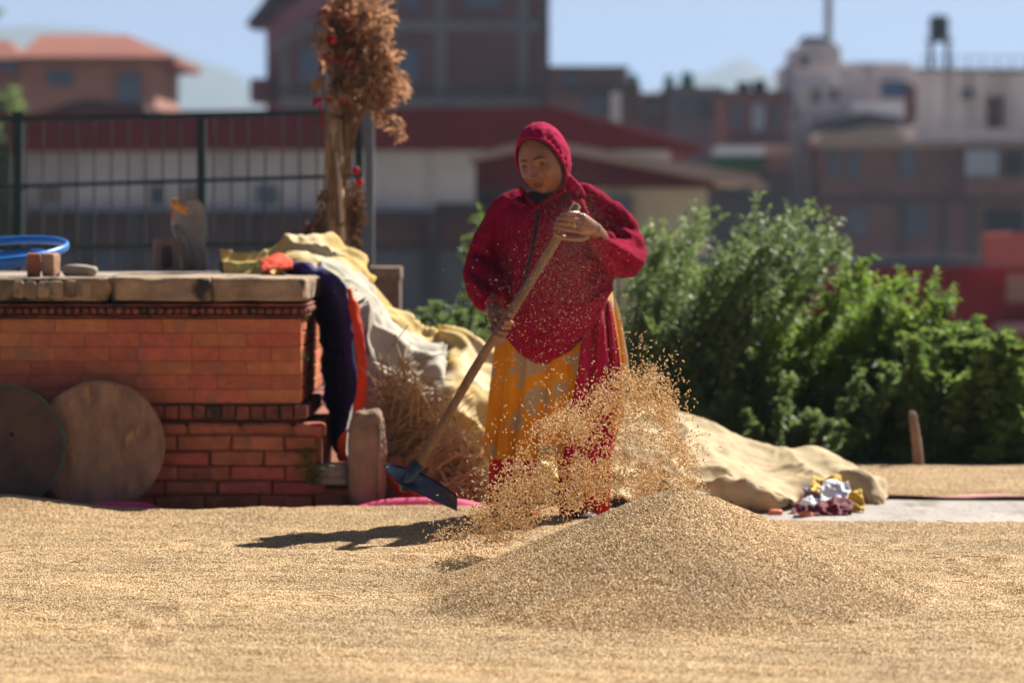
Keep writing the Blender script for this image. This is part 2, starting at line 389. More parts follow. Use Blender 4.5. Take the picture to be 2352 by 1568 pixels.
# strip of bare concrete paving between the two grain beds on the right
cp = MB()
P = [[Vector((x, y, 0.004 + 0.003 * noise.noise(Vector((x * 3, y * 3, 0))))) for x in np.linspace(0.2, 6.0, 50)] for y in np.linspace(14.0, 17.0, 24)]
cp.grid(P); cp.f = [tuple(reversed(q)) for q in cp.f]
obj('pavement', cp, M['concrete'], kind='structure')

# mountains (real distance, blue only because of the haze)
M['hill'] = mat('forested_hill', (0.03, 0.05, 0.035), (0.02, 0.035, 0.025), 0.95, 0.01, 0, 1)
def mountain(name, ridge, d, depth, label=None):
    n = 60; pts = crom([W(x, y, d) for x, y in ridge], n); P = []
    for k in range(9):
        t = k / 8.0; row = []
        for i, p in enumerate(pts):
            z = p.z + (6 * d / 3000) * fbm((i * 0.25, 0, d), 1.0, 4)
            base = -8.0
            yy = d - depth * (1 - t); zz = base + (z - base) * (t ** 1.25)
            zz += (1 - t) * t * 30 * noise.noise(Vector((p.x * 0.006, yy * 0.006, 0)))
            row.append(Vector((p.x * yy / d, yy, zz)))
        P.append(row)
    mb = MB().grid(P); mb.f = [tuple(reversed(q)) for q in mb.f]
    # back face
    top = P[-1]; mb.grid([top, [Vector((p.x, p.y + depth, -8)) for p in top]])
    obj(name, mb, M['hill'], smooth=True, kind='structure')
mountain('mountain', [(-900, 160), (-400, 80), (0, 60), (250, 72), (400, 118), (480, 150), (560, 188), (640, 235), (800, 300), (1100, 380)], 2900, 900)
mountain('mountain', [(1100, 300), (1350, 235), (1480, 205), (1560, 190), (1630, 165), (1700, 138), (1760, 165), (1830, 205), (1950, 240), (2200, 280), (2700, 260)], 3200, 700)

# ------------------------------------------------------------------ background buildings
def bmat(name, c, c2=None, **k):
    if name not in M: M[name] = mat(name, c, c2, 0.9, k.get('sc', 0.6), 0.3, 3, spec=0.15)
    return M[name]
def wallmat(name, c, mort):
    """brickwork too far off to tell its bricks apart"""
    if name in M: return M[name]
    m, n, l = new_mat(name); tc = n.new('ShaderNodeTexCoord')
    sp = n.new('ShaderNodeSeparateXYZ'); cb = n.new('ShaderNodeCombineXYZ'); l.new(tc.outputs['Object'], sp.inputs[0])
    ad = n.new('ShaderNodeMath'); l.new(sp.outputs[0], ad.inputs[0]); l.new(sp.outputs[1], ad.inputs[1])
    l.new(ad.outputs[0], cb.inputs[0]); l.new(sp.outputs[2], cb.inputs[1])
    b = n.new('ShaderNodeTexBrick'); l.new(cb.outputs[0], b.inputs['Vector']); b.inputs['Scale'].default_value = 1.0
    b.inputs['Brick Width'].default_value = 0.24; b.inputs['Row Height'].default_value = 0.08; b.inputs['Mortar Size'].default_value = 0.012
    b.inputs['Color1'].default_value = (*c, 1); b.inputs['Color2'].default_value = (*[x * 0.7 for x in c], 1); b.inputs['Mortar'].default_value = (*mort, 1)
    nz = n.new('ShaderNodeTexNoise'); nz.inputs['Scale'].default_value = 0.5; nz.inputs['Detail'].default_value = 6; l.new(tc.outputs['Object'], nz.inputs['Vector'])
    hs = n.new('ShaderNodeHueSaturation'); mr = n.new('ShaderNodeMapRange'); mr.inputs[3].default_value = 0.6; mr.inputs[4].default_value = 1.4
    l.new(nz.outputs[0], mr.inputs[0]); l.new(mr.outputs[0], hs.inputs['Value']); l.new(b.outputs[0], hs.inputs['Color'])
    p = n.new('ShaderNodeBsdfPrincipled'); p.inputs['Roughness'].default_value = 0.9; l.new(hs.outputs[0], p.inputs['Base Color'])
    o = n.new('ShaderNodeOutputMaterial'); l.new(p.outputs[0], o.inputs[0]); M[name] = m; return m
wm_big = wallmat('dark_red_brickwork', (0.22, 0.065, 0.06), (0.15, 0.10, 0.10))
wm_orange = wallmat('orange_brickwork', (0.46, 0.17, 0.11), (0.34, 0.2, 0.16))
wm_right = wallmat('mauve_brickwork', (0.28, 0.12, 0.10), (0.20, 0.13, 0.12))
wm_low = wallmat('purple_brickwork', (0.14, 0.06, 0.06), (0.12, 0.09, 0.09))
grey = bmat('grey_concrete', (0.26, 0.25, 0.25), (0.19, 0.18, 0.19)); greyd = bmat('dark_concrete', (0.10, 0.09, 0.10), (0.07, 0.065, 0.07))
white = bmat('white_render', (0.80, 0.77, 0.76), (0.66, 0.64, 0.65)); whiteb = bmat('dirty_white_render', (0.74, 0.71, 0.69), (0.60, 0.57, 0.57))
cream = bmat('cream_render', (0.66, 0.57, 0.38), (0.56, 0.48, 0.33)); redroof = bmat('dark_red_sheet_roof', (0.20, 0.014, 0.02), (0.16, 0.012, 0.018))
tile = bmat('clay_tile_roof', (0.27, 0.10, 0.07), (0.21, 0.08, 0.06)); dark = bmat('dark_opening', (0.03, 0.03, 0.04), (0.02, 0.02, 0.03))
glass = mat('window_glass', (0.10, 0.12, 0.14), (0.06, 0.08, 0.10), 0.15, 1, spec=0.6); M['glass'] = glass
glassp = mat('pale_window_glass', (0.50, 0.53, 0.58), (0.40, 0.44, 0.50), 0.2, 1, spec=0.6)
fascia = bmat('beige_fascia', (0.50, 0.38, 0.30), (0.38, 0.28, 0.24)); redwall = bmat('red_painted_wall', (0.24, 0.02, 0.025), (0.19, 0.016, 0.02))
tin = mat('bright_tin_sheet', (0.8, 0.8, 0.8), (0.7, 0.7, 0.7), 0.35, 1, metal=0.4); bluetarp = bmat('blue_sheet', (0.05, 0.13, 0.24), (0.04, 0.10, 0.2))
greent = bmat('green_tank', (0.01, 0.16, 0.11), (0.01, 0.12, 0.09)); pinkb = bmat('pink_blanket', (0.62, 0.15, 0.13), (0.5, 0.12, 0.11)); blackt = bmat('black_tank', (0.02, 0.025, 0.035), (0.015, 0.02, 0.03))
greenroof = bmat('green_sheet', (0.04, 0.12, 0.06), (0.03, 0.09, 0.05)); mauve = bmat('mauve_render', (0.66, 0.62, 0.66), (0.54, 0.50, 0.54))
doorred = bmat('dark_red_door', (0.12, 0.03, 0.04), (0.09, 0.02, 0.03)); steelblue = bmat('blue_grey_sheet', (0.16, 0.19, 0.24), (0.12, 0.15, 0.19))

def rect(x0, y0, x1, y1): return [(x0, y0), (x1, y0), (x1, y1), (x0, y1)]
class Bld:
    def __init__(s, name, label, cat, px, d, zb=-5.5, group=None):
        s.d = d; s.o = thing(name, ((px - 1176) * d / F, d, zb), label, cat, group)
    def p(s, name, poly, m, off=0.0, depth=0.3, **kw):
        if len(poly) == 4 and not isinstance(poly[0], tuple): poly = rect(*poly)
        return obj(name, MB().prism(poly, s.d + off, depth), m, s.o, **kw)
    def window(s, x0, y0, x1, y1, pane=None, frame=None, bars=1):
        pane = pane or glass; frame = frame or greyd; t = 2.2; d = s.d - 0.10
        fr = MB()
        for r in ((x0 - t, y0 - t, x1 + t, y0), (x0 - t, y1, x1 + t, y1 + t), (x0 - t, y0, x0, y1), (x1, y0, x1 + t, y1)): fr.prism(rect(*r), d, 0.098)
        for k in range(bars):
            xm = x0 + (x1 - x0) * (k + 1) / (bars + 1); fr.prism(rect(xm - 0.8, y0, xm + 0.8, y1), d + 0.01, 0.08)
        f = obj('window', fr, frame, s.o)
        obj('pane', MB().prism(rect(x0, y0, x1, y1), s.d - 0.05, 0.045), pane, f)
        return f
    def roof(s, name, eave, ridge, m, over, depth):
        """hipped roof: eave (x0,x1,y) and ridge (x0,x1,y) in picture units"""
        d0 = s.d - over; d1 = s.d + depth + over; dm = (d0 + d1) / 2
        a, b = W(eave[0], eave[2], d0), W(eave[1], eave[2], d0)
        c, d = Vector((b.x, d1, b.z)), Vector((a.x, d1, a.z))
        zr = W(0, ridge[2], dm).z; e, f = W(ridge[0], 0, dm), W(ridge[1], 0, dm); e.z = zr; f.z = zr
        lo = [p - Vector((0, 0, 0.25)) for p in (a, b, c, d)]
        mb = MB().add([a, b, c, d, e, f] + lo, [(0, 1, 5, 4), (1, 2, 5), (2, 3, 4, 5), (3, 0, 4), (6, 7, 1, 0), (7, 8, 2, 1), (8, 9, 3, 2), (9, 6, 0, 3), (9, 8, 7, 6)])
        return obj(name, mb, m, s.o)

# house on the left with a clay roof
b = Bld('brick_house', 'orange brick house with hipped clay tile roof at the left edge', 'house', 200, 130)
b.p('wall', (45, 128, 357, 620), wm_orange, 0, 9); b.p('wall', (-160, 140, 44, 620), wm_orange, 1.2, 7)
b.roof('roof', (38, 404, 130), (92, 292, 80), tile, 0.8, 9); b.roof('roof', (-200, 48, 134), (-170, 20, 92), tile, -0.3, 6)
b.window(110, 166, 166, 194, bars=2); b.window(270, 172, 322, 236, bars=1); b.window(4, 146, 40, 164)
for x in (120, 190, 262, 330): b.p('eave_bracket', (x - 4, 133, x + 4, 142), greyd, -0.6, 0.6)
b = Bld('shed', 'low dark shed roof in front of the orange brick house', 'shed', 200, 115)
b.p('roof', [(70, 268), (120, 248), (165, 234), (205, 228), (330, 240), (340, 268)], bmat('dark_slate', (0.07, 0.04, 0.05)), 0, 6); b.p('wall', (72, 268, 338, 620), greyd, 0.3, 5)

# big central building
b = Bld('apartment_building', 'tall dark red brick building with grey concrete frame above the red hall', 'building', 900, 150)
b.p('wall', (642, -260, 1256, 620), wm_big, 0, 12); b.p('side_wing', (611, -60, 641, 620), bmat('pink_render', (0.34, 0.15, 0.18)), 2, 8)
for x0, x1 in ((645, 662), (745, 765), (1000, 1024), (1190, 1214), (868, 884)): b.p('column', (x0, -260, x1, 620), grey, -0.14, 0.13)
for y0, y1 in ((48, 72), (-110, -85), (224, 250)): b.p('beam', (643, y0, 1255, y1), grey, -0.28, 0.13)
b.p('beam', (643, 205, 1255, 216), greyd, -0.28, 0.13)
b.p('eave', [(564, 58), (570, 46), (600, 10), (625, -30), (700, -70), (700, -20), (642, 20), (618, 58)], bmat('dark_slate', (0.07, 0.04, 0.05)), -1.2, 5)
b.p('eave_underside', [(600, 58), (640, 25), (700, -10), (745, -10), (745, 20), (690, 60), (640, 100), (622, 100)], bmat('pink_render', (0.34, 0.15, 0.18)), -0.6, 0.55)
b.p('stair_rail', [(622, 104), (700, 62), (752, 40), (752, 52), (700, 76), (622, 122)], grey, -0.9, 0.2)
b.p('balcony', (574, 180, 616, 234), bmat('maroon_panel', (0.22, 0.05, 0.07)), 1.0, 4); b.p('drainpipe', (1243, -260, 1262, 620), greyd, -0.5, 0.3)
b.window(690, 110, 735, 190); b.window(900, 110, 960, 190, bars=2); b.window(1070, 110, 1150, 190, bars=2, pane=wm_big, frame=wm_low)
b.window(900, -70, 960, 20); b.window(1070, -70, 1150, 20)

b = Bld('flat_roofed_building', 'low mauve brick building with flat slab roof touching the tall brick one', 'building', 1350, 140)
b.p('wall', (1264, 160, 1440, 640), wallmat('mauve_brickwork_dark', (0.20, 0.09, 0.09), (0.17, 0.12, 0.12)), 0, 9); b.p('roof_slab', (1258, 152, 1446, 160), greyd, -0.4, 10)
b.p('ledge', (1264, 205, 1440, 215), greyd, -0.3, 0.28); b.p('stair_tower', (1441, 190, 1472, 640), wm_low, 1, 6)
b.p('pipe', (1403, 212, 1425, 300), whiteb, -0.6, 0.3); b.window(1300, 172, 1330, 196); b.window(1350, 225, 1390, 262)
b = Bld('grey_house', 'grey blue rendered house under the green roof tanks', 'house', 1590, 165)
b.p('wall', (1536, 208, 1662, 640), bmat('blue_grey_render', (0.24, 0.24, 0.29), (0.19, 0.19, 0.23)), 0, 8); b.p('wall', (1474, 214, 1534, 640), wm_low, 1, 6); b.p('parapet', (1530, 200, 1662, 208), grey, -0.2, 8)
b.window(1560, 236, 1590, 268); b.window(1608, 236, 1636, 268); b.window(1490, 240, 1516, 262)
b = Bld('red_brick_house', 'red brick house with two windows just left of the white tower', 'house', 1730, 155)
b.p('wall', (1664, 218, 1808, 640), wallmat('bright_brickwork', (0.32, 0.10, 0.09), (0.22, 0.13, 0.12)), 0, 8); b.p('parapet', (1660, 208, 1812, 218), greyd, -0.3, 9)
b.window(1728, 240, 1756, 300, pane=glassp); b.window(1680, 240, 1700, 290); b.window(1776, 240, 1792, 290)
b.p('ledge', (1664, 318, 1808, 326), greyd, -0.5, 0.48)
def tank(px0, px1, y0, y1, d, m, label, zstand=None):
    c = W((px0 + px1) / 2, y1, d); r = (px1 - px0) / 2 * d / F; h = (y1 - y0) * d / F
    t = thing('water_tank', c, label, 'water tank')
    obj('tank_body', MB().tube([c, c + Vector((0, 0, h * .3)), c + Vector((0, 0, h * .88)), c + Vector((0, 0, h * .97))], [r, r, r, r * .8], 18), m, t, True)
    obj('lid', MB().tube([c + Vector((0, 0, h * .95)), c + Vector((0, 0, h * 1.03))], [r * .3, r * .28], 12), m, t)
    if zstand:
        for sx in (-1, 1):
            for sy in (-1, 1):
                q = c + Vector((sx * r * .85, sy * r * .85, 0)); e = Vector((q.x, q.y, q.z - (zstand - y1) * d / F))
                obj('leg', MB().tube([q, e], 0.09, 6), greyd, t)
        obj('platform', MB().box(c - Vector((0, 0, .06)), (2.5 * r, 2.5 * r, .1)), greyd, t)
tank(1441, 1466, 170, 196, 142, greent, 'green roof tank beside the flat slab roof, leftmost of three'); tank(1526, 1548, 172, 197, 168, greent, 'small green water tank, middle of the three on the roofs', 205)
tank(1564, 1594, 166, 196, 168, greent, 'larger teal green tank above the grey blue house', 204)
tank(1692, 1724, 188, 212, 160, blackt, 'black roof tank on the red brick house, left of a pair', 216); tank(1727, 1762, 184, 212, 160, blackt, 'black roof tank on the red brick house, right of a pair', 216)

b = Bld('white_tower_house', 'tall white house with stepped roof tower and antenna mast', 'house', 1950, 160)
b.p('tower', [(1824, 420), (1824, 112), (1846, 98), (1900, 98), (1932, 112), (1932, 420)], white, 0, 5); b.p('tower_cap', (1848, 84, 1898, 98), greyd, 0.2, 3)
b.p('dome', [(1880, 110), (1890, 100), (1908, 96), (1926, 104), (1930, 114), (1928, 150), (1884, 150)], whiteb, -0.3, 0.29)
b.p('wall', (1804, 150, 1823, 620), white, 1, 6); b.p('wall', (1933, 150, 2100, 640), mauve, 1.2, 8); b.p('wall', (1824, 420, 1880, 640), whiteb, 0.3, 4); b.p('front_wing', (1800, 268, 1866, 528), white, -0.55, 1.5)
b.p('parapet', (1926, 143, 2090, 152), whiteb, 1.0, 8); b.p('roof_room', (2018, 148, 2084, 182), white, -0.5, 1.4)
b.p('ledge', (1806, 262, 1960, 270), white, -0.6, 0.58); b.p('ledge', (1818, 196, 1934, 203), white, -0.5, 0.48)
b.window(1868, 200, 1882, 236); b.window(1908, 206, 1924, 228); b.window(1842, 292, 1862, 330); b.window(1840, 130, 1856, 150)
b.p('blue_sheet', (2024, 186, 2088, 226), bluetarp, -0.8, 0.2); b.p('pillar', (2082, 196, 2104, 278), doorred, -1, 0.4)
b.p('white_sheet', [(1958, 236), (2068, 236), (2074, 250), (2072, 278), (1966, 282)], tin, -1.2, 0.3)
b.p('awning', [(1876, 292), (1985, 258), (2098, 276), (2098, 290), (1985, 290), (1876, 316)], greyd, -1.5, 1.2)
b.p('balcony', (1795, 376, 1852, 470), mauve, -0.6, 0.9); b.p('balcony', (1800, 250, 1842, 292), mauve, -0.6, 0.9)
b.p('antenna_mast', (1895, -120, 1911, 100), grey, 2, 0.3)
b = Bld('white_house', 'wide white upper storey with dark red door at the right edge', 'house', 2220, 170)
b.p('wall', (2104, 164, 2600, 330), whiteb, 0.6, 9); b.p('roof_slab', [(2090, 164), (2110, 156), (2640, 156), (2640, 166)], grey, -1.2, 11)
b.p('parapet', (2080, 296, 2640, 322), mauve, -1.4, 0.25); b.window(2200, 206, 2234, 226); b.window(2268, 224, 2302, 296, pane=doorred)
for x in range(2120, 2600, 34): b.p('roof_rail_post', (x, 132, x + 3, 156), greyd, -1, .05)
b.p('roof_rail', (2118, 130, 2600, 133), greyd, -1, .05)
for x in (2150, 2196, 2250, 2340): b.p('column', (x, 166, x + 9, 296), whiteb, -1.2, 0.3)
b.p('wall_panel', (2310, 170, 2600, 290), white, 0.45, 0.14)
tank(2134, 2180, 36, 92, 172, blackt, 'black water tank on tall legs above the white upper storey', 156)
b = Bld('corner_brick_building', 'long mauve brick building with pale windows on the right side', 'building', 2100, 155)
b.p('wall', (1884, 328, 2640, 640), wm_right, 0, 12); b.p('roof_slab', [(1872, 322), (1890, 304), (2052, 290), (2080, 322), (2640, 322), (2640, 332), (1872, 340)], fascia, -0.9, 12)
b.p('floor_band', (1884, 452, 2640, 464), greyd, -0.3, 0.28); b.p('bay', (2215, 332, 2640, 452), wm_right, -0.9, 0.88)
for x0 in (2066, 2226, 2160): b.p('column', (x0, 464, x0 + 14, 640), greyd, -0.2, 0.18)
b.window(2070, 340, 2104, 408, bars=1)
b2 = Bld.__new__(Bld); b2.o = b.o; b2.d = b.d - 0.9
b2.window(2204 + 14, 344, 2292, 404, pane=glassp, bars=2); b2.window(2308, 350, 2352, 404, pane=dark)
b.window(2262, 482, 2352, 540, pane=dark, bars=0); b.window(1905, 350, 1925, 410); b.window(1950, 350, 1972, 410); b.window(2084, 476, 2130, 545, pane=steelblue, bars=1)
b.window(1950, 480, 1990, 540)
b = Bld('tin_roof_shed', 'shed with blinding bright tin strip above a green sheet', 'shed', 1700, 120)
b.p('wall', (1640, 392, 1818, 640), greyd, 0.2, 5); b.p('tin_roof', [(1646, 336), (1754, 336), (1756, 356), (1644, 356)], tin, -1.5, 3); b.p('roof_slab', (1757, 332, 1822, 354), bmat('pink_slab', (0.50, 0.30, 0.28)), -1, 5)
b.p('green_sheet', (1646, 360, 1760, 391), greenroof, 0, 4); b.window(1680, 410, 1712, 440); b.p('sign_board', (1722, 418, 1762, 440), fascia, 0.05, 0.12)
b = Bld('boundary_wall', 'long dark red wall behind the bushes at right', 'wall', 2150, 60)
b.p('wall', (1600, 614, 2900, 800), redwall, 0, 0.4); b.p('coping_rail', (1600, 588, 2900, 612), steelblue, 0.1, 0.2)
b.p('panel', (2312, 628, 2372, 694), bmat('beige_panel', (0.36, 0.22, 0.18)), -0.1, 0.08); b.p('ledge', (2290, 742, 2500, 764), bmat('pink_slab', (0.50, 0.30, 0.28)), -0.3, 0.28)
for x in range(1650, 2700, 170): b.p('post', (x, 580, x + 8, 614), steelblue, -0.06, 0.12)
props(obj('pink_blanket', MB().prism([(2264, 538), (2330, 535), (2400, 538), (2402, 606), (2335, 611), (2266, 606)], 59.2, 0.5), pinkb, org=W(2330, 611, 59.2)), 'coral pink blanket hung over the rail of the dark red wall', 'blanket')

# long red-roofed hall and the cream hall before it
b = Bld('red_roofed_hall', 'long hall with dark red roof and white walls behind the fence', 'hall', 600, 90)
b.p('roof', [(-300, 262), (1262, 246), (1420, 288), (1612, 342), (1606, 352), (1530, 338), (-300, 350)], redroof, -1.2, 14)
b.p('roof_edge', [(1262, 246), (1264, 240), (1615, 332), (1612, 342), (1420, 288)], bmat('rose_edge', (0.36, 0.13, 0.15)), -1.35, 14.2)
b.p('wall', (-300, 346, 1540, 484), white, 0, 12)
for x in (-140, 20, 160, 330, 520, 690, 985, 1180, 1330): b.p('pilaster', (x, 346, x + 12, 484), whiteb, -0.12, 0.11)
b.window(590, 428, 634, 466, bars=1); b.window(98, 432, 130, 462, pane=fascia); b.window(350, 430, 372, 466); b.window(420, 430, 456, 462, pane=fascia)
b.p('plinth_ledge', (-300, 484, 1540, 492), greyd, -0.5, 0.6)
b.p('lower_wall', (-300, 493, 1540, 575), wm_low, -0.2, 10); b.p('lower_wall', (-300, 576, 1540, 900), bmat('blue_grey_plaster', (0.15, 0.16, 0.19), (0.11, 0.12, 0.15)), -0.35, 10)
for x in (-60, 180, 300, 560, 700, 980, 1120): b.p('buttress', (x, 493, x + 26, 900), greyd, -0.5, 0.14)
b = Bld('cream_hall', 'cream gabled hall behind the woman with beige roof edge', 'hall', 1400, 72)
b.p('gable', [(1092, 366), (1180, 344), (1290, 344), (1470, 372), (1640, 400), (1640, 432), (1092, 432)], bmat('maroon_gable', (0.15, 0.025, 0.035)), 0, 9)
b.p('roof_edge', [(1078, 358), (1180, 330), (1300, 330), (1745, 402), (1745, 424), (1640, 416), (1300, 350), (1180, 350), (1080, 372)], fascia, -0.9, 10)
b.p('wall', (1286, 432, 1626, 900), cream, 0.2, 8); b.p('wall', (1092, 432, 1285, 900), bmat('brown_wall', (0.14, 0.09, 0.09)), 0.4, 8)
b.window(1110, 450, 1150, 520, pane=dark); b.window(1390, 452, 1450, 540); b.p('door', (1185, 470, 1235, 700), doorred, 0.3, 0.09)
b.p('porch_beam', (1000, 466, 1090, 486), greyd, -0.4, 0.5)

# ------------------------------------------------------------------ foliage
def leaf(mb, p, direction, L, wdt, droop=0.3):
    t = direction.normalized(); s_ = t.cross(Vector((rnd.uniform(-.8, .8), rnd.uniform(-.8, .8), 1)))
    if s_.length < 1e-3: return
    s_.normalize(); n_ = t.cross(s_)
    mb.add([p, p + t * L * .45 + s_ * wdt * .5 - n_ * wdt * .15, p + t * L - Vector((0, 0, L * droop)), p + t * L * .45 - s_ * wdt * .5 - n_ * wdt * .15], [(0, 1, 2, 3)])
def shrub(name, label, px0, px1, ptop, pbase, d, dep, nb, leafm, lsize=(0.05, 0.012), lean=0.35, per=16, twigs=5, group='bushes along the terrace edge', cat='bush', top=None, fill=0.35):
    zb = W(0, pbase, d).z; c = W((px0 + px1) / 2, pbase, d)
    t = thing(name, c, label, cat, group)
    st, lf = MB(), MB(); wdt = (px1 - px0) * d / F; H = (pbase - ptop) * d / F
    for i in range(nb):
        u = (i + rnd.random()) / nb; bx = (px0 + (px1 - px0) * (0.1 + 0.7 * u) - 1176) * d / F; by = d + rnd.uniform(-dep, dep) / 2
        k = top(u) if top else 1.0
        h = H * k * rnd.uniform(fill, 1.0); ln = lean * h * rnd.uniform(0.4, 1.4) + (u - 0.5) * wdt * 0.35
        tip = Vector((bx + ln, by + rnd.uniform(-.3, .3) * dep, zb + h)); base = Vector((bx, by, zb))
        mid = (base + tip) / 2 + Vector((-ln * .18, 0, h * .08))
        pts = crom([base, mid, tip], 9); st.tube(pts, [0.012 * (1 - .85 * q / 8) for q in range(9)], 4)
        for q in range(1, 9):
            for _ in range(twigs):
                s0 = pts[q - 1].lerp(pts[q], rnd.random()); dirn = (pts[q] - pts[q - 1]).normalized()
                dv = (dirn + Vector((rnd.uniform(-1, 1), rnd.uniform(-1, 1), rnd.uniform(-.5, .8))) * 0.9).normalized()
                L = H * rnd.uniform(.06, .16) * (1.1 - .05 * q)
                for j in range(per // 2):
                    a = s0 + dv * L * (j + 1) / (per / 2)
                    for sg in (0, 1):
                        leaf(lf, a, (dv * .6 + Vector((rnd.uniform(-1, 1), rnd.uniform(-1, 1), rnd.uniform(-.6, .9)))), lsize[0] * rnd.uniform(.6, 1.3), lsize[1] * rnd.uniform(.7, 1.4))
    obj('stem', st, M['stem'], t); obj('foliage', lf, leafm, t)
    return t
shrub('bush', 'tall feathery green bush directly right of the woman', 1370, 1780, 495, 1100, 19.0, 1.0, 66, M['leaf_b'], (0.05, 0.013), 0.30, 14, 5, fill=.68)
shrub('bush', 'bright feathery bush leaning right in the middle of the hedge', 1590, 1980, 545, 1100, 19.3, 0.9, 52, M['leaf_a'], (0.05, 0.015), 0.42, 14, 5, fill=.6, top=lambda u: 1 - .22 * u)
shrub('bush', 'low grey green bush in front of the taller feathery ones', 1560, 2080, 830, 1092, 18.7, 0.7, 30, M['leaf_b'], (0.04, 0.018), 0.1, 14, 5, fill=.5)
shrub('bush', 'loose arching bush whose tips reach over the red wall', 1850, 2060, 680, 1095, 19.2, 0.8, 34, M['leaf_a'], (0.05, 0.016), 0.35, 14, 4)
shrub('broadleaf_bush', 'light green broad leaved bush behind the thin wooden stake', 2020, 2250, 755, 1098, 18.9, 0.8, 40, M['leaf_c'], (0.07, 0.045), 0.1, 10, 4, fill=.45)
shrub('broadleaf_bush', 'yellow green broad leaved bush cut by the right edge', 2235, 2470, 790, 1105, 18.8, 0.8, 40, M['leaf_c'], (0.07, 0.05), 0.0, 10, 4, fill=.45)
shrub('bush', 'low bush seen between the canvas heap and the woman', 915, 1130, 700, 930, 19.2, 0.7, 24, M['leaf_b'], (0.045, 0.016), 0.1, 12, 4, fill=.5)
shrub('slender_shrub', 'slender leaning shrub left of the woman at shoulder height', 1030, 1130, 500, 1000, 21.5, 0.5, 3, M['leaf_a'], (0.07, 0.022), 0.10, 8, 2, fill=.85)
shrub('bush', 'dark shaded bush at the foot of the hedge beside the cream canvas', 1640, 2000, 940, 1094, 18.4, 0.4, 16, M['leaf_b'], (0.04, 0.02), 0.05, 12, 4, fill=.5)
shrub('tree', 'leafy tree cut by the left edge of the picture beside the clay roof', -400, -90, -120, 640, 70, 6, 60, M['leaf_b'], (0.35, 0.16), 0.0, 12, 5, group='', cat='tree', fill=.3)
shrub('bush', 'small sunlit bush in front of the orange house at far left', -60, 36, 215, 640, 90, 3, 18, M['leaf_b'], (0.35, 0.15), 0.0, 12, 4, group='', fill=.7)

# thin stake and far bed
t = thing('stake', W(2104, 1086, 17.75), 'thin weathered wooden stake upright before the broad leaved bush', 'stake')
obj('post', MB().tube([W(2112, 1090, 17.75), W(2106, 1020, 17.75), W(2096, 952, 17.75)], [0.026, 0.023, 0.02], 8), M['stone_red'], t)
obj('split_top', MB().tube([W(2096, 953, 17.75), W(2092, 944, 17.75)], [0.019, 0.008], 8), M['stone_pale'], t)

# ------------------------------------------------------------------ fence behind the platform
fl, fr_ = 22.0, 21.0
def fd(px): return fl + (fr_ - fl) * (px + 60) / 900.0
f = thing('metal_fence', W(400, 700, 21.5), 'dark green steel fence with thin vertical bars behind the brick platform', 'fence')
zb = 700
for px, wd in ((41, 20), (462, 19), (824, 18)):
    d = fd(px); yt = 262 if px < 100 else (268 if px < 500 else 208)
    obj('post', MB().prism(rect(px - wd / 2, yt, px + wd / 2, zb), d - .03, .05), M['green_metal'], f)
    obj('post_cap', MB().prism(rect(px - wd / 2 - 3, yt - 6, px + wd / 2 + 3, yt), d - .04, .07), M['green_metal'], f)
def fline(y0, y1, px): return y0 + (y1 - y0) * px / 745.0
for y0, y1, h in ((274, 259, 12), (429, 406, 9), (570, 556, 9)):
    mb = MB(); 
    a = [(-120, fline(y0, y1, -120) - h / 2), (820, fline(y0, y1, 820) - h / 2), (820, fline(y0, y1, 820) + h / 2), (-120, fline(y0, y1, -120) + h / 2)]
    q0, q1 = fd(-120), fd(820)
    vs = [W(*a[0], q0), W(*a[1], q1), W(*a[2], q1), W(*a[3], q0)]; vs += [v + Vector((0, .03, 0)) for v in vs]
    mb.add(vs, [(3, 2, 1, 0), (4, 5, 6, 7), (0, 1, 5, 4), (2, 3, 7, 6), (1, 2, 6, 5), (3, 0, 4, 7)])
    obj('rail', mb, M['green_metal'], f)
x = -60
while x < 815:
    if min(abs(x - p) for p in (41, 462, 824)) > 14:
        obj('bar', MB().tube([W(x + 2, fline(276, 261, x), fd(x) - .008), W(x, zb, fd(x) - .008)], 0.006, 6), M['bar_metal'], f)
    x += 39.3
t = thing('gate_post', W(846, 700, 20.6), 'grey steel gate post standing right of the dried flower bundle', 'post')
obj('post', MB().prism(rect(838, 195, 858, 720), 20.6, .08), bmat('post_grey', (0.20, 0.20, 0.20), (0.12, 0.12, 0.13)), t)
obj('post_cap', MB().prism(rect(835, 190, 861, 195), 20.58, .12), M['green_metal'], t)
t = thing('pillar', W(882, 720, 19.0), 'stubby concrete pillar at the far end of the canvas heap', 'pillar')
obj('shaft', MB().prism(rect(856, 640, 918, 860), 19.0, .3), M['stone_red'], t); obj('cap', MB().prism(rect(846, 614, 920, 642), 18.97, .38), M['stone'], t)

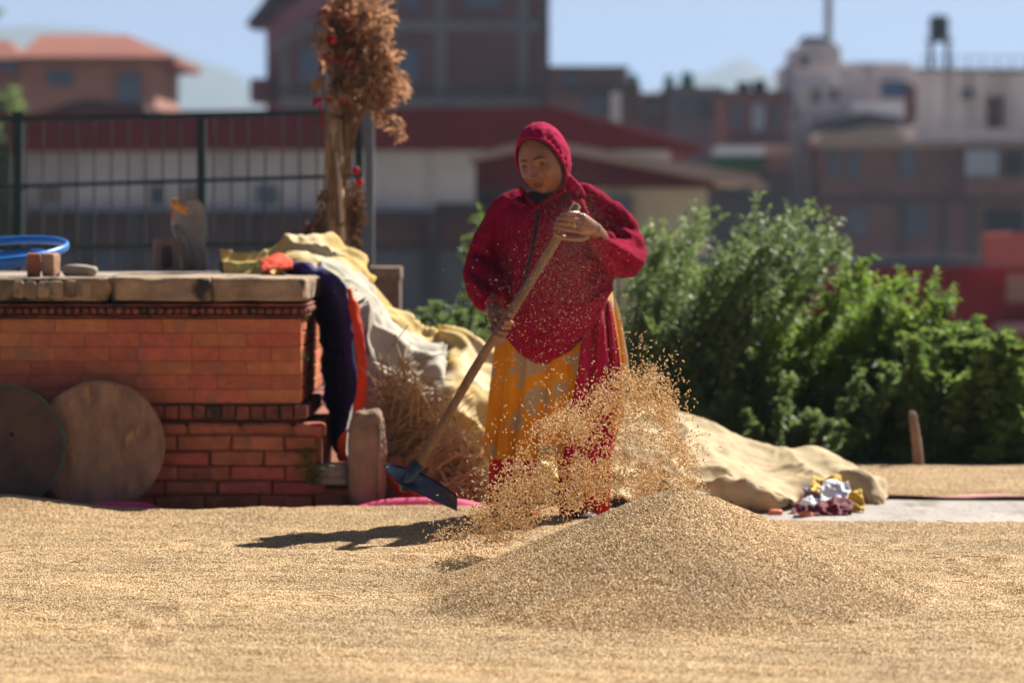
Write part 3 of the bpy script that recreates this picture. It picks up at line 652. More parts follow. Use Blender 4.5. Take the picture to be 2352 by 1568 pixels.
# ------------------------------------------------------------------ brick platform
D0 = 15.55        # front of the plinth
D1 = 15.61        # front of the upper wall
XR = (692 - 1176) * D1 / F; BACK = 17.25
pf = thing('brick_platform', (-1.9, D0, 0), 'low red brick platform with stone coping and moulded brick bands', 'platform')
ox = Vector((-1.9, D0, 0))
z = lambda py, d=D1: CAM_H - (py - HZ) * d / F
XL = -3.1
core = MB().box(((XL + XR) / 2, (D1 + BACK) / 2 + .01, z(700) / 2 - .1), (XR - XL - .02, BACK - D1 - .03, z(700) + .2))
core.box(((XL + XR + .1) / 2 , (D0 + BACK) / 2 + .01, z(975) / 2 - .1), (XR + .1 - XL - .03, BACK - D0 - .03, z(975) + .19))
obj('mortar_core', core, M['mortar'], pf)
bms = {}
def place(name, kind, size, c, m, jit=.0025, bev=.004, rz=0.0, var=4):
    k = (kind, tuple(round(s, 3) for s in size))
    if k not in bms: bms[k] = [brick_mesh(name, size, bev, jit, m, 100 * len(bms) + i) for i in range(var)]
    o = link(name, rnd.choice(bms[k]), pf, Vector(c) - ox); o.rotation_euler = (0, 0, rz)
    return o
def course(z0, z1, x0, x1, y, L, m, kind, gap=.005, depth=.10, phase=0.0, name='brick', jit=.0025, bev=.004):
    """one row of bricks along the front, laid from the right corner"""
    x = x1; first = True
    while x > x0:
        l = L * (phase if first and phase else rnd.choice((1, 1, 1, .96, .5 if kind == 'up' else 1)))
        l = round(l, 3)
        place(name, kind, (l - gap, depth, z1 - z0 - gap), (x - l / 2, y + depth / 2 - rnd.uniform(0, .004), (z0 + z1) / 2), m, jit, bev)
        x -= l; first = False
def course_side(z0, z1, x, y0, y1, L, m, kind, gap=.005, depth=.10, phase=0.0, name='brick', jit=.0025, bev=.004):
    y = y0; first = True
    while y < y1:
        l = L * (phase if first and phase else 1); l = round(min(l, y1 - y + .02), 3)
        place(name, kind + 's', (l - gap, depth, z1 - z0 - gap), (x - depth / 2 + rnd.uniform(0, .004), y + l / 2, (z0 + z1) / 2), m, jit, bev, R(90))
        y += l; first = False
rows = np.linspace(z(926), z(732), 7)
for i in range(6):
    course(rows[i], rows[i + 1], XL, XR, D1, .222, M['brick'], 'up', .0014, phase=(.55 if i % 2 else 1), jit=.0005, bev=.0012)
    course_side(rows[i], rows[i + 1], XR, D1 + .105, BACK, .222, M['brick'], 'up', .004, phase=(1 if i % 2 else .5))
# moulded cornice: a rope band of small rounded bricks between two fillets
M['cornice'] = mat('cornice_brick', (0.30, 0.09, 0.055), (0.13, 0.05, 0.04), 0.9, 10, 0.6, 60, rand=.2, spots=((0.05, .04, .035), 8, .55, .12))
zc0, zc1 = z(729), z(696)
course(zc0, zc0 + .012, XL, XR + .022, D1 - .022, .16, M['cornice'], 'fil', .003); course(zc0 + .046, zc1, XL, XR + .03, D1 - .032, .2, M['cornice'], 'fil2', .003)
course_side(zc0, zc0 + .012, XR + .022, D1 + .08, BACK, .16, M['cornice'], 'fil', .003); course_side(zc0 + .046, zc1, XR + .03, D1 + .07, BACK, .2, M['cornice'], 'fil2', .003)
rope = []
for q in range(3):
    mb = MB(); mb.ball((0, 0, 0), (.0165, .022, .016), 10, 6, Matrix.Rotation(R(35 + 6 * q), 3, 'Y')); mb.box((0, .035, 0), (.03, .06, .032)); rope.append(mb.mesh('moulded_brick', M['cornice'], True))
x = XR + .008
while x > XL:
    o = link('moulded_brick', rnd.choice(rope), pf, Vector((x, D1 - .014, zc0 + .029)) - ox); o.scale = (rnd.uniform(.85, 1.1), 1, rnd.uniform(.85, 1)); x -= .034
y = D1 + .02
while y < BACK:
    o = link('moulded_brick', rnd.choice(rope), pf, Vector((XR + .016, y, zc0 + .029)) - ox); o.rotation_euler = (0, 0, R(90)); y += .034
# coping stones
zt, zs = z(637, D1 - .05), z(692)
edges = [(-3.1, -2.62), (-2.615, (246 - 1176) * D1 / F), ((249 - 1176) * D1 / F, (482 - 1176) * D1 / F), ((486 - 1176) * D1 / F, XR + .035)]
for i, (a, b_) in enumerate(edges):
    mb = block(((a + b_) / 2, D1 - .05 + .3, (zt + zs) / 2), (b_ - a, .6, zt - zs), .012, i, 14, 14, ns=5)
    obj('coping_stone', mb, M['stone'], pf, True)
for i, (ya, yb) in enumerate(((D1 + .555, D1 + 1.08), (D1 + 1.085, BACK + .02))):
    mb = block(((XL + XR + .035) / 2, (ya + yb) / 2, (zt + zs) / 2 - .004), (XR + .035 - XL, yb - ya, zt - zs), .006, i + 9, 16, 14, ns=4)
    obj('coping_stone', mb, M['stone_pale'], pf, True)
# chipped pieces on the first coping face
for px in (30, 58, 88, 116, 150, 186):
    obj('chipped_face', block(W(px + 12, 664, D1 - .052), (.045 + .01 * (px % 3), .03, .07), .006, px, 5, 5), M['stone'], pf, True)
# dentil row, plinth
zd0, zd1 = z(962, D1), z(929, D1)
course(zd0, zd1, XL, XR + .03, D1 - .028, .0585, M['cornice'], 'dent', .006, .09, name='dentil_brick', jit=.003, bev=.005)
course_side(zd0, zd1, XR + .03, D1 + .065, BACK, .0585, M['cornice'], 'dent', .006, .09, name='dentil_brick', jit=.003, bev=.005)
XP = (728 - 1176) * D0 / F
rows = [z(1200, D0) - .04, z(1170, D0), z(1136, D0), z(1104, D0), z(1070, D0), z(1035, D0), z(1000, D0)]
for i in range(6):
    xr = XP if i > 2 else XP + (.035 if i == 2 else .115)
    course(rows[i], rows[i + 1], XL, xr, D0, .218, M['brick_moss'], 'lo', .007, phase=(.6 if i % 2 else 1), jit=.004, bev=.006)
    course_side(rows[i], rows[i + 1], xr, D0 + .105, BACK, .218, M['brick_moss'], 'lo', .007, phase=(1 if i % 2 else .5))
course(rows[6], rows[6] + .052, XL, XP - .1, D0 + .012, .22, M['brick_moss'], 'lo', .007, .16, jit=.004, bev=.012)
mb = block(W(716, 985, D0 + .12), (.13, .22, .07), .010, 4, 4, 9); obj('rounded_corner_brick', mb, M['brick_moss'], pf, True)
mb = block(W(733, 1010, D0 + .34), (.075, .40, .17), .010, 8, 4, 9); obj('rounded_corner_brick', mb, M['brick_moss'], pf, True)
for a in ((768, 1078, .14, .05), (770, 1098, .15, .045)):
    obj('step_stone', block(W(a[0] - 4, a[1], D0 + .12), (a[2], .26, a[3]), .006, a[1], 7, 7), M['stone_pale'], pf, True)
obj('step_stone', block(W(775, 1140, D0 + .12), (.13, .22, .09), .006, 3, 7, 7), M['brick_moss'], pf, True)
def sprigs(name, spots, m, parent=None, n=26, L=.03, **kw):
    mb = MB()
    for (px, py, d, r) in spots:
        c = W(px, py, d)
        for _ in range(n):
            p = c + Vector((rnd.gauss(0, r), rnd.uniform(-.012, .01), rnd.gauss(0, r * .6)))
            leaf(mb, p, Vector((rnd.uniform(-1, 1), rnd.uniform(-1.2, .2), rnd.uniform(-.2, 1.2))), L * rnd.uniform(.5, 1.4), L * .45)
    return obj(name, mb, m, parent, **kw)
sprigs('moss_patch', [(640, 955, D1 - .04, .03), (595, 958, D1 - .04, .02), (520, 962, D1 - .04, .03), (692, 735, D1 + .02, .012), (694, 820, D1 + .01, .012), (478, 960, D1 - .03, .02), (696, 990, D0 - .02, .03)], M['moss'], pf, 40, .012, kind='stuff')
t = thing('wall_fern', W(705, 1070, D0 - .02), 'small green plant rooted on the broken plinth corner', 'plant', None)
sprigs('foliage', [(700, 1040, D0 - .02, .02), (712, 1062, D0 - .03, .03), (700, 1080, D0 - .03, .03), (722, 1086, D0 - .02, .02), (716, 1108, D0 - .02, .02)], M['leaf_c'], t, 30, .028)
obj('stem', MB().tube([W(703, 1110, D0 - .005), W(708, 1080, D0 - .03), W(700, 1045, D0 - .03)], .003, 5), M['stem'], t)
t = thing('grass_tuft', W(550, 617, D1 + .9), 'thin grass tuft growing from the platform top left of the small stone', 'plant')
mb = MB()
for _ in range(40): 
    p = W(rnd.uniform(548, 610), 619, D1 + rnd.uniform(.7, 1.1)); leaf(mb, p, Vector((rnd.uniform(-.5, .5), rnd.uniform(-.4, .4), 1)), rnd.uniform(.02, .06), .004)
obj('blade', mb, M['leaf_c'], t)

# ------------------------------------------------------------------ things on and against the platform
def disc(label, px, py, rpx, d, m, rim, tilt, th=.018, seed=0):
    c = W(px, py, d); r = rpx * d / F; t = thing('round_board', c - Vector((0, 0, r)), label, 'round board', 'round boards leaning on the plinth')
    Mx = Matrix.Rotation(R(tilt), 3, 'X'); mb = MB(); n = 72
    prof = [(0, -th / 2), (r * .3, -th / 2), (r * .7, -th / 2), (r * .985, -th / 2), (r, -th * .3), (r, th * .4), (r * .985, th / 2), (0, th / 2)]
    rings = []
    for (q, yy) in prof:
        ring = []
        for j in range(n):
            a = 2 * math.pi * j / n; qq = q * (1 + .004 * math.sin(3 * a + seed) + .003 * noise.noise(Vector((math.cos(a) * 4, math.sin(a) * 4, seed))))
            ring.append(c + Mx @ Vector((qq * math.cos(a), yy + .002 * noise.noise(Vector((qq * 9 * math.cos(a), qq * 9 * math.sin(a), seed))), qq * math.sin(a))))
        rings.append(ring)
    for ring in rings: ring.append(ring[0])
    mb.grid(rings); obj('board', mb, m, t)
    mb = MB(); pts = [c + Mx @ Vector((r * 1.004 * math.cos(2 * math.pi * j / 60), 0, r * 1.004 * math.sin(2 * math.pi * j / 60))) for j in range(61)]
    mb.tube(pts, th * .36, 6, False); obj('rim', mb, rim, t)
    return t, c, Mx
disc('large tan brown round board leaning on the plinth, right of the dark one', 228, 1024, 147, 15.42, M['disc_tan'], M['disc_tan'], -9, seed=1)
t, c, Mx = disc('dark round board with green rim cut by the left edge', 8, 1026, 139, 15.33, M['disc_dark'], M['disc_rim'], -10, seed=5)
obj('knot_hole', MB().ball(W(27, 997, 15.316), (.009, .004, .009), 10, 6), M['black'], t)

def upright_brick(label, px, m, rz):
    c = W(px, 603, D1 + .12); c.z = zt + .048
    mb = block(c, (.055, .09, .097), .003, px, 9, 7, Matrix.Rotation(R(rz), 3, 'Z'), 20)
    props(obj('loose_brick', mb, m, None, False, org=(c.x, c.y, zt)), label, 'brick')
upright_brick('dark red loose brick end up beside the blue hoop', 78, M['brick_moss'], 5)
M['brick_pale'] = mat('pale_brick', (0.42, 0.24, 0.15), (0.30, 0.15, 0.09), 0.9, 12, .5, 80); M['brick_side'] = M['brick_pale']
upright_brick('pale loose brick end up, standing right of the dark red one', 117, M['brick_pale'], -12)
c = W(186, 613, D1 + .16); c.z = zt + .022
props(obj('loose_stone', block(c, (.145, .10, .052), .012, 3, 3.2, 9, Matrix.Rotation(R(4), 3, 'Y'), 14), M['stone_pale'], None, True, org=(c.x, c.y, zt)), 'flat mossy stone lying right of the two loose bricks', 'stone')
# blue hoop lying in two turns
t = thing('blue_hoop', (W(-20, 600, D1 + .5).x, D1 + .5, zt), 'bright blue plastic hoop lying propped on the platform beside two loose bricks', 'hoop')
for (hx, zz, ry, rx, rr_) in ((-16, .098, -4, 8, .31), (-60, .045, -7, 5, .30)):
    c = W(hx, 600, D1 + .5); c.z = zt + zz; Mx = Matrix.Rotation(R(ry), 3, 'Y') @ Matrix.Rotation(R(rx), 3, 'X')
    mb = MB().tube([c + Mx @ Vector((rr_ * math.cos(2 * math.pi * j / 64), rr_ * math.sin(2 * math.pi * j / 64), 0)) for j in range(65)], [(.017, .010)] * 65, 8, False, ref=(0, 0, 1)); obj('ring', mb, M['blue'], t, True)
# carved stones
def carved(name, label, prof, d, dep, m, seed):
    """upright stone from left/right outline rows (y, x0, x1)"""
    rows_ = []; n = 20; t = None
    for (py, a, b_) in prof:
        c = W((a + b_) / 2, py, d); hw = (b_ - a) / 2 * d / F; ring = []
        for j in range(n):
            th = 2 * math.pi * j / n; cx = math.copysign(abs(math.cos(th)) ** .6, math.cos(th)); sy = math.copysign(abs(math.sin(th)) ** .6, math.sin(th))
            p = c + Vector((hw * cx, dep / 2 * sy, 0)); p += (p - c).normalized() * .008 * fbm(p + Vector((seed, 0, 0)), 14, 3); ring.append(p)
        ring.append(ring[0].copy()); rows_.append(ring)
    top = rows_[0]; cen = sum((p for p in top[:-1]), Vector()) / n; rows_.insert(0, [cen + Vector((0, 0, .003)) for _ in range(n + 1)])
    cols = []
    for j in range(n + 1): cols.append(crom([r_[j] for r_ in rows_], 26))
    mb = MB().grid(cols); base = W((prof[-1][1] + prof[-1][2]) / 2, prof[-1][0], d)
    t = thing(name, base, label, 'stone'); obj('stone', mb, m, t, True); return t
ds = D1 + 1.25
t = carved('carved_stone', 'tall rounded carved stone smeared with orange powder on the platform', [(458, 408, 452), (464, 400, 464), (485, 395, 469), (520, 395, 470), (560, 402, 471), (590, 415, 472), (622, 418, 473)], ds, .10, M['stone_pale'], 2)
mb = block(W(417, 476, ds - .035), (.085, .06, .05), .02, 3, 2.5, 12, Matrix.Rotation(R(38), 3, 'Y'), 30); obj('orange_powder', mb, mat('orange_powder', (0.85, 0.22, 0.04), (0.75, 0.45, 0.10), .9, 30, .5, 90), t, True)
mb = MB().ball(W(398, 492, ds - .02), (.012, .02, .03), 10, 7); obj('red_powder', mb, mat('red_powder', (0.6, 0.06, 0.03), (0.5, 0.2, 0.10), .9, 30), t, True)
obj('carved_ridge', MB().tube([W(400, 520, ds - .05), W(415, 545, ds - .055), (W(432, 575, ds - .055)), W(436, 618, ds - .05)], [.012, .018, .018, .014], 8), M['stone_pale'], t, True)
t = carved('small_carved_stone', 'short arched stone with hollow front beside the tall carved one', [(547, 362, 400), (552, 353, 406), (575, 351, 409), (622, 350, 410)], ds - .12, .09, M['stone_red'], 7)
obj('hollow', block(W(384, 590, ds - .185), (.045, .03, .09), .004, 2, 4, 6), mat('hollow_shade', (0.07, .055, .05), (.04, .035, .03), .95, 9), t, True)  # solid dark block, its colour stands in for shade inside the hollow

# dried plant bundle tied to a peeled pole
db = 17.6
t = thing('dried_plant_bundle', W(770, 640, db), 'tall pole tied with dried brown plants and red ribbons', 'dried plants')
obj('pole', MB().tube([W(778, 660, db - .10), W(772, 480, db - .10), W(768, 300, db - .10), W(775, 120, db)], [.052, .045, .035, .025], 12), M['wood_peeled'], t, True)
obj('split_stick', MB().tube([W(790, 640, db - .15), W(786, 480, db - .15), W(774, 350, db - .15)], [.016, .014, .012], 8), mat('fresh_wood', (.62, .45, .33), (.5, .34, .24), .7, 9), t, True)
obj('split_stick', MB().tube([W(762, 640, db - .15), W(762, 560, db - .155), W(764, 500, db - .15)], [.02, .02, .014], 8), mat('orange_wood', (.60, .30, .12), (.45, .2, .1), .7, 9), t, True)
def drymass(spots, m, name, n, ls):
    mb = MB()
    for (px, py, rx, ry, cnt) in spots:
        for _ in range(cnt):
            a = rnd.uniform(0, 6.283); q = math.sqrt(rnd.random()); p = W(px + rx * q * math.cos(a), py + ry * q * math.sin(a), db + rnd.uniform(-.16, .12))
            if fbm(p, 13, 2) < .05: continue
            for _k in range(4):
                leaf(mb, p + Vector((rnd.uniform(-1, 1), rnd.uniform(-1, 1), rnd.uniform(-1, 1))) * .012, Vector((rnd.uniform(-1, 1), rnd.uniform(-1, 1), rnd.uniform(-1, .6))), ls * rnd.uniform(.5, 1.4), ls * .5)
    return obj(name, mb, m, t)
drymass([(800, 20, 48, 60, 170), (868, 30, 34, 42, 120), (850, 100, 52, 45, 190), (885, 130, 34, 30, 110), (850, 165, 54, 40, 190), (905, 190, 30, 34, 120), (880, 215, 40, 26, 100), (795, 235, 30, 50, 100), (872, 250, 18, 40, 60), (745, 90, 12, 60, 50), (735, 185, 12, 14, 16), (912, 296, 10, 24, 18)], M['dry_leaf'], 'dried_flowers', 1, .042)
drymass([(790, 60, 50, 60, 200), (790, 150, 40, 80, 220), (785, 260, 26, 50, 80), (726, 550, 26, 50, 240), (812, 480, 22, 60, 200), (806, 560, 18, 40, 60), (745, 480, 16, 50, 60)], M['dry_leaf_dark'], 'dried_leaves', 1, .035)
drymass([(775, 40, 40, 70, 90), (790, 120, 35, 60, 90), (760, 95, 14, 60, 40), (765, 150, 20, 30, 30)], mat('reddish_dry_petal', (.42, .07, .05), (.25, .05, .04), .9, 9, trans=.3), 'reddish_petals', 1, .035)
mb = MB()
for i in range(46):
    a = (rnd.uniform(755, 800), rnd.uniform(260, 420)); e = (rnd.gauss(835, 42), rnd.uniform(0, 200))
    mb.tube(crom([W(*a, db - .03), W((a[0] * 1.2 + e[0]) / 2.2, (a[1] + e[1]) / 2, db - .05), W(*e, db + rnd.uniform(-.12, .1))], 6), .0045, 4)
for i in range(34):
    e = (rnd.uniform(745, 935), rnd.uniform(-60, 250)); mb.tube(crom([W(rnd.uniform(765, 790), 280, db - .05), W((e[0] + 780) / 2, (e[1] + 250) / 2 + 10, db - .06), W(*e, db + rnd.uniform(-.1, .05))], 6), .0035, 4)
for i in range(20):
    x0_ = rnd.uniform(748, 802); y0_ = rnd.uniform(240, 420); mb.tube(crom([W(x0_, y0_, db - .135), W(x0_ + rnd.uniform(-8, 8), y0_ + 90, db - .16), W(x0_ + rnd.uniform(-16, 16), y0_ + rnd.uniform(140, 230), db - .15)], 5), rnd.choice((.003, .0045)), 4)
for i in range(22):
    e = (rnd.uniform(712, 828), rnd.uniform(520, 600)); mb.tube([W(rnd.uniform(760, 800), 440, db - .05), W(*e, db - rnd.uniform(.02, .1))], .005, 4)
mb.tube(crom([W(800, 235, db - .05), W(850, 250, db - .06), W(905, 278, db - .06), W(912, 325, db - .06)], 8), .008, 5); mb.tube([W(890, 270, db - .06), W(918, 290, db - .06)], .009, 5)
obj('stalks', mb, M['straw_stem'], t)
def ribbon(pts, wd, d=db - .1, m=None):
    a = crom([W(x_, y_, d - .02 * math.sin(i * 2.0)) for i, (x_, y_) in enumerate(pts)], 14); u = Vector((.3, .2, 1)).normalized()
    mb = MB().grid([[p - u * wd * (.6 + .4 * math.sin(i)), p + u * wd * (.6 + .4 * math.cos(i * .7))] for i, p in enumerate(a)]); o = obj('ribbon', mb, m or M['ribbon'], t); modify(o, ('SOLIDIFY', dict(thickness=.002)))
ribbon([(718, 238), (740, 228), (770, 232), (800, 238)], .02); ribbon([(735, 240), (740, 270), (736, 300)], .016); ribbon([(770, 235), (778, 275), (782, 318)], .012); ribbon([(745, 75), (765, 95), (758, 120)], .018)
ribbon([(800, 120), (815, 130), (806, 145)], .02); ribbon([(754, 386), (775, 383), (800, 386)], .012, m=M['pink_tie']); ribbon([(752, 590), (780, 596), (800, 584)], .014, m=M['pink_tie']); ribbon([(748, 505), (770, 500), (796, 512)], .008, m=M['pink_tie'])
obj('red_flower', MB().ball(W(818, 392, db - .12), (.017, .014, .021), 10, 8), M['ribbon'], t, True); obj('red_flower', MB().ball(W(826, 418, db - .12), (.017, .014, .021), 10, 8), M['ribbon'], t, True); obj('red_flower', MB().ball(W(765, 92, db - .2), (.014, .02, .02), 10, 8), M['ribbon'], t, True)

# ------------------------------------------------------------------ canvases, cloths and stalks
props(cloth('yellow_canvas', [
    [(505, 608, 17.0), (600, 596, 17.1), (700, 583, 17.1), (800, 600, 17.1), (845, 645, 17.0), (925, 735, 16.9), (1000, 775, 16.8), (1050, 762, 16.8), (1100, 790, 16.7), (1170, 815, 16.7), (1270, 880, 16.7), (1340, 900, 16.7)],
    [(505, 603, 16.75), (600, 598, 16.75), (700, 594, 16.7), (790, 622, 16.5), (845, 670, 16.4), (930, 770, 16.3), (1000, 820, 16.3), (1050, 830, 16.2), (1110, 850, 16.2), (1180, 880, 16.2), (1270, 950, 16.2), (1350, 980, 16.2)],
    [(520, 622, 16.5), (620, 618, 16.5), (710, 614, 16.4), (800, 680, 16.3), (860, 800, 16.3), (940, 880, 16.2), (1010, 900, 16.0), (1060, 950, 15.9), (1110, 1000, 15.9), (1180, 1030, 15.9), (1270, 1060, 15.9), (1360, 1080, 15.9)],
    [(560, 626, 16.4), (640, 624, 16.4), (720, 624, 16.4), (810, 780, 16.35), (870, 960, 16.3), (950, 1000, 16.2), (1040, 1010, 16.0), (1100, 1060, 15.8), (1140, 1110, 15.7), (1200, 1150, 15.7), (1280, 1168, 15.7), (1370, 1168, 15.7)]],
    M['canvas_yellow'], None, 190, 90, folds=.06, fs=2.6, ridge=.06, rs=3.4, rdir=(.9, 0, .35), seed=1), 'yellow canvas sheet sagging over the heap behind the woman', 'canvas')
props(cloth('white_canvas', [
    [(680, 610, 16.9), (760, 600, 16.8), (825, 622, 16.7), (874, 690, 16.6), (928, 748, 16.5), (985, 778, 16.45), (1018, 778, 16.4)],
    [(730, 622, 16.4), (795, 640, 16.3), (842, 692, 16.2), (890, 752, 16.15), (950, 800, 16.1), (1000, 830, 16.0), (1022, 850, 16.0)],
    [(806, 670, 16.1), (836, 740, 16.05), (850, 820, 16.0), (890, 860, 15.95), (930, 890, 15.9), (970, 900, 15.9), (1005, 930, 15.9)],
    [(838, 770, 16.0), (848, 870, 15.95), (860, 940, 15.9), (900, 980, 15.85), (940, 1020, 15.8), (980, 1040, 15.8), (1010, 1060, 15.8)],
    [(842, 900, 15.95), (852, 990, 15.9), (880, 1060, 15.85), (920, 1090, 15.8), (960, 1110, 15.75), (1000, 1130, 15.7), (1030, 1155, 15.7)]],
    M['canvas_white'], None, 130, 90, folds=.045, fs=3.2, ridge=.035, rs=3.0, rdir=(.7, 0, .7), seed=2), 'off white canvas draped from the platform corner down the heap', 'canvas')
props(cloth('cream_canvas', [
    [(1240, 900, 16.9), (1380, 915, 16.9), (1480, 928, 16.8), (1600, 960, 16.7), (1700, 1006, 16.6), (1800, 1044, 16.6), (1880, 1052, 16.6), (1925, 1066, 16.5), (1985, 1095, 16.4), (2022, 1145, 16.3)],
    [(1240, 960, 16.5), (1380, 975, 16.5), (1480, 985, 16.4), (1600, 1010, 16.3), (1700, 1050, 16.2), (1790, 1080, 16.2), (1870, 1090, 16.2), (1930, 1085, 16.2), (1985, 1112, 16.1), (2026, 1155, 16.0)],
    [(1240, 1060, 16.1), (1380, 1065, 16.1), (1480, 1070, 16.0), (1600, 1085, 15.9), (1700, 1110, 15.8), (1780, 1125, 15.75), (1850, 1120, 15.9), (1930, 1115, 16.0), (1990, 1135, 16.0), (2028, 1165, 15.9)],
    [(1240, 1150, 15.7), (1380, 1150, 15.7), (1480, 1152, 15.6), (1600, 1152, 15.6), (1690, 1150, 15.6), (1765, 1168, 15.5), (1815, 1168, 15.5), (1850, 1140, 15.9), (1940, 1150, 15.9), (2015, 1170, 15.8)]],
    M['canvas_cream'], None, 220, 84, folds=.05, fs=2.6, ridge=.060, rs=2.0, rdir=(.5, 0, .85), seed=5), 'cream canvas sheet covering the long low heap at right', 'canvas')
t = thing('canvas_roll', W(1730, 1165, 15.45), 'folded puffy edge of cream canvas at the foot of the heap', 'canvas')
obj('fold', MB().tube(crom([W(1600, 1118, 15.5), W(1650, 1120, 15.45), W(1700, 1128, 15.42), W(1760, 1148, 15.4), W(1805, 1150, 15.42)], 16), [.012 + .055 * math.sin(math.pi * (i + 1) / 17) * (.62 + .2 * math.sin(i * 1.7)) for i in range(16)], 14), M['canvas_cream'], t, True); crumple(LAST[0], .010, 4, 1, 2)
obj('fold', MB().tube(crom([W(1935, 1085, 16.0), W(1975, 1110, 15.95), W(2005, 1135, 15.9), W(2012, 1160, 15.85)], 12), [.02, .03, .035, .045, .05, .05, .05, .045, .04, .035, .03, .015], 12), M['canvas_cream'], t, True); crumple(LAST[0], .008, 5, 3, 2)
# purple cloth with orange border
t = thing('purple_cloth', W(760, 620, 16.3), 'purple cloth with orange border hanging off the platform corner', 'cloth')
cloth('cloth', [
    [(640, 612, 16.55), (690, 604, 16.5), (735, 612, 16.4), (775, 634, 16.15), (797, 662, 15.95)],
    [(655, 620, 16.35), (700, 616, 16.3), (738, 640, 16.3), (778, 680, 16.05), (806, 720, 15.88)],
    [(735, 700, 16.6), (745, 720, 16.5), (762, 760, 16.4), (792, 800, 16.0), (818, 810, 15.82)],
    [(742, 830, 16.6), (752, 850, 16.5), (770, 860, 16.35), (798, 880, 15.95), (818, 890, 15.78)],
    [(762, 960, 16.5), (768, 970, 16.4), (778, 985, 16.3), (788, 1000, 15.95), (800, 985, 15.76)],
    [(776, 1030, 16.4), (780, 1040, 16.35), (786, 1052, 16.25), (790, 1058, 15.9), (796, 1060, 15.76)]],
    M['purple'], t, 40, 60, folds=.02, fs=7, ridge=.02, rs=8, seed=3)
bd = [(797, 662, 15.92), (806, 720, 15.86), (818, 800, 15.80), (822, 870, 15.76), (812, 940, 15.74), (800, 990, 15.74)]
cloth('border', [bd, [(p[0] + 9, p[1] + 2, p[2] - .02) for p in bd], [(806, 668, 15.92), (828, 730, 15.85), (840, 805, 15.78), (842, 880, 15.73), (838, 935, 15.72), (810, 962, 15.72)]], M['orange'], t, 40, 8, folds=.012, fs=9)
cloth('border', [[(786, 1000, 15.74), (800, 985, 15.73)], [(780, 1030, 15.73), (798, 1040, 15.7)], [(792, 1058, 15.73), (806, 1050, 15.7)]], M['orange'], t, 12, 12)
cloth('border', [[(598, 600, 16.4), (640, 582, 16.5), (668, 598, 16.5)], [(600, 612, 16.25), (640, 604, 16.3), (672, 606, 16.3)], [(606, 624, 16.2), (640, 620, 16.2), (672, 614, 16.2)]], M['orange'], t, 20, 10, folds=.02, fs=12)
props(cloth('orange_cloth', [[(880, 1058, 15.75), (920, 1052, 15.7), (960, 1078, 15.65)], [(880, 1076, 15.65), (920, 1078, 15.6), (965, 1110, 15.55)], [(886, 1092, 15.6), (930, 1120, 15.55), (985, 1150, 15.5)], [(930, 1160, 15.55), (970, 1178, 15.5), (1030, 1178, 15.45)]], M['orange'], None, 30, 30, folds=.03, fs=8), 'orange cloth bunched on the ground behind the shovel blade', 'cloth')
# stalk heap
t = thing('stalk_heap', W(1000, 1160, 15.7), 'heap of dry brown stalks leaning on the white canvas', 'stalks')
sv = []
for q in range(6):
    r_ = random.Random(q); L = .34; pts = [Vector((0, 0, -L / 2)), Vector((r_.uniform(-.02, .02), r_.uniform(-.02, .02), -L * .15)), Vector((r_.uniform(-.03, .03), r_.uniform(-.02, .02), L * .2)), Vector((r_.uniform(-.05, .05), 0, L / 2))]
    sv.append(MB().tube(pts, [.0062, .006, .005, .003], 6).mesh('stalk', M['straw_stem'], True))
for i in range(160):
    u = rnd.random(); ax = 905 + 190 * u; ay = 890 + 240 * u + rnd.gauss(0, 35); d_ = 15.86 - .24 * u + rnd.uniform(-.13, .02)
    o = link('stalk', rnd.choice(sv), t, W(ax + rnd.gauss(0, 16), min(ay, 1150), d_) - Vector(t.location))
    o.rotation_euler = (rnd.uniform(-.9, .9), R(rnd.gauss(-48, 26)), 0); o.scale = (rnd.uniform(.7, 1.3),) * 2 + (rnd.uniform(.5, 1.05),)
mb = MB()
for i in range(420):
    u = rnd.random(); c = W(892 + 200 * u + rnd.gauss(0, 22), min(890 + 230 * u + rnd.gauss(0, 42), 1160), 15.80 - .24 * u + rnd.uniform(-.14, .04)); a = R(rnd.gauss(-52, 30))
    q = Vector((-math.sin(a), rnd.uniform(-.5, .5), -math.cos(a) * -1)) * rnd.uniform(.05, .15); mb.tube([c - q, c + Vector((0, -.01, .008)), c + q], .0022, 3)
obj('straw', mb, mat('pale_straw', (.42, .28, .14), (.28, .17, .08), .9, 12), t, kind='stuff')
# stone posts
c0 = W(842, 1060, 15.42)
t = thing('stone_post', (c0.x, c0.y, 0), 'stubby grooved stone post with rounded top at the platform corner', 'stone post')
obj('shaft', block((c0.x, c0.y + .07, .205), (.152, .15, .43), .012, 21, 4, 16, None, 9), M['stone_red'], t, True)
obj('groove', MB().tube([W(872, 975, 15.42), W(871, 1060, 15.415), W(872, 1170, 15.415)], [.010, .012, .010], 7), M['stone_red'], t, True)
c0 = W(906, 1120, 15.65)
props(obj('short_stone_post', block((c0.x, c0.y, .10), (.075, .1, .26), .006, 31, 5, 9), M['stone_red'], None, True, org=(c0.x, c0.y, 0)), 'short stone post half hidden behind the shovel blade', 'stone post')
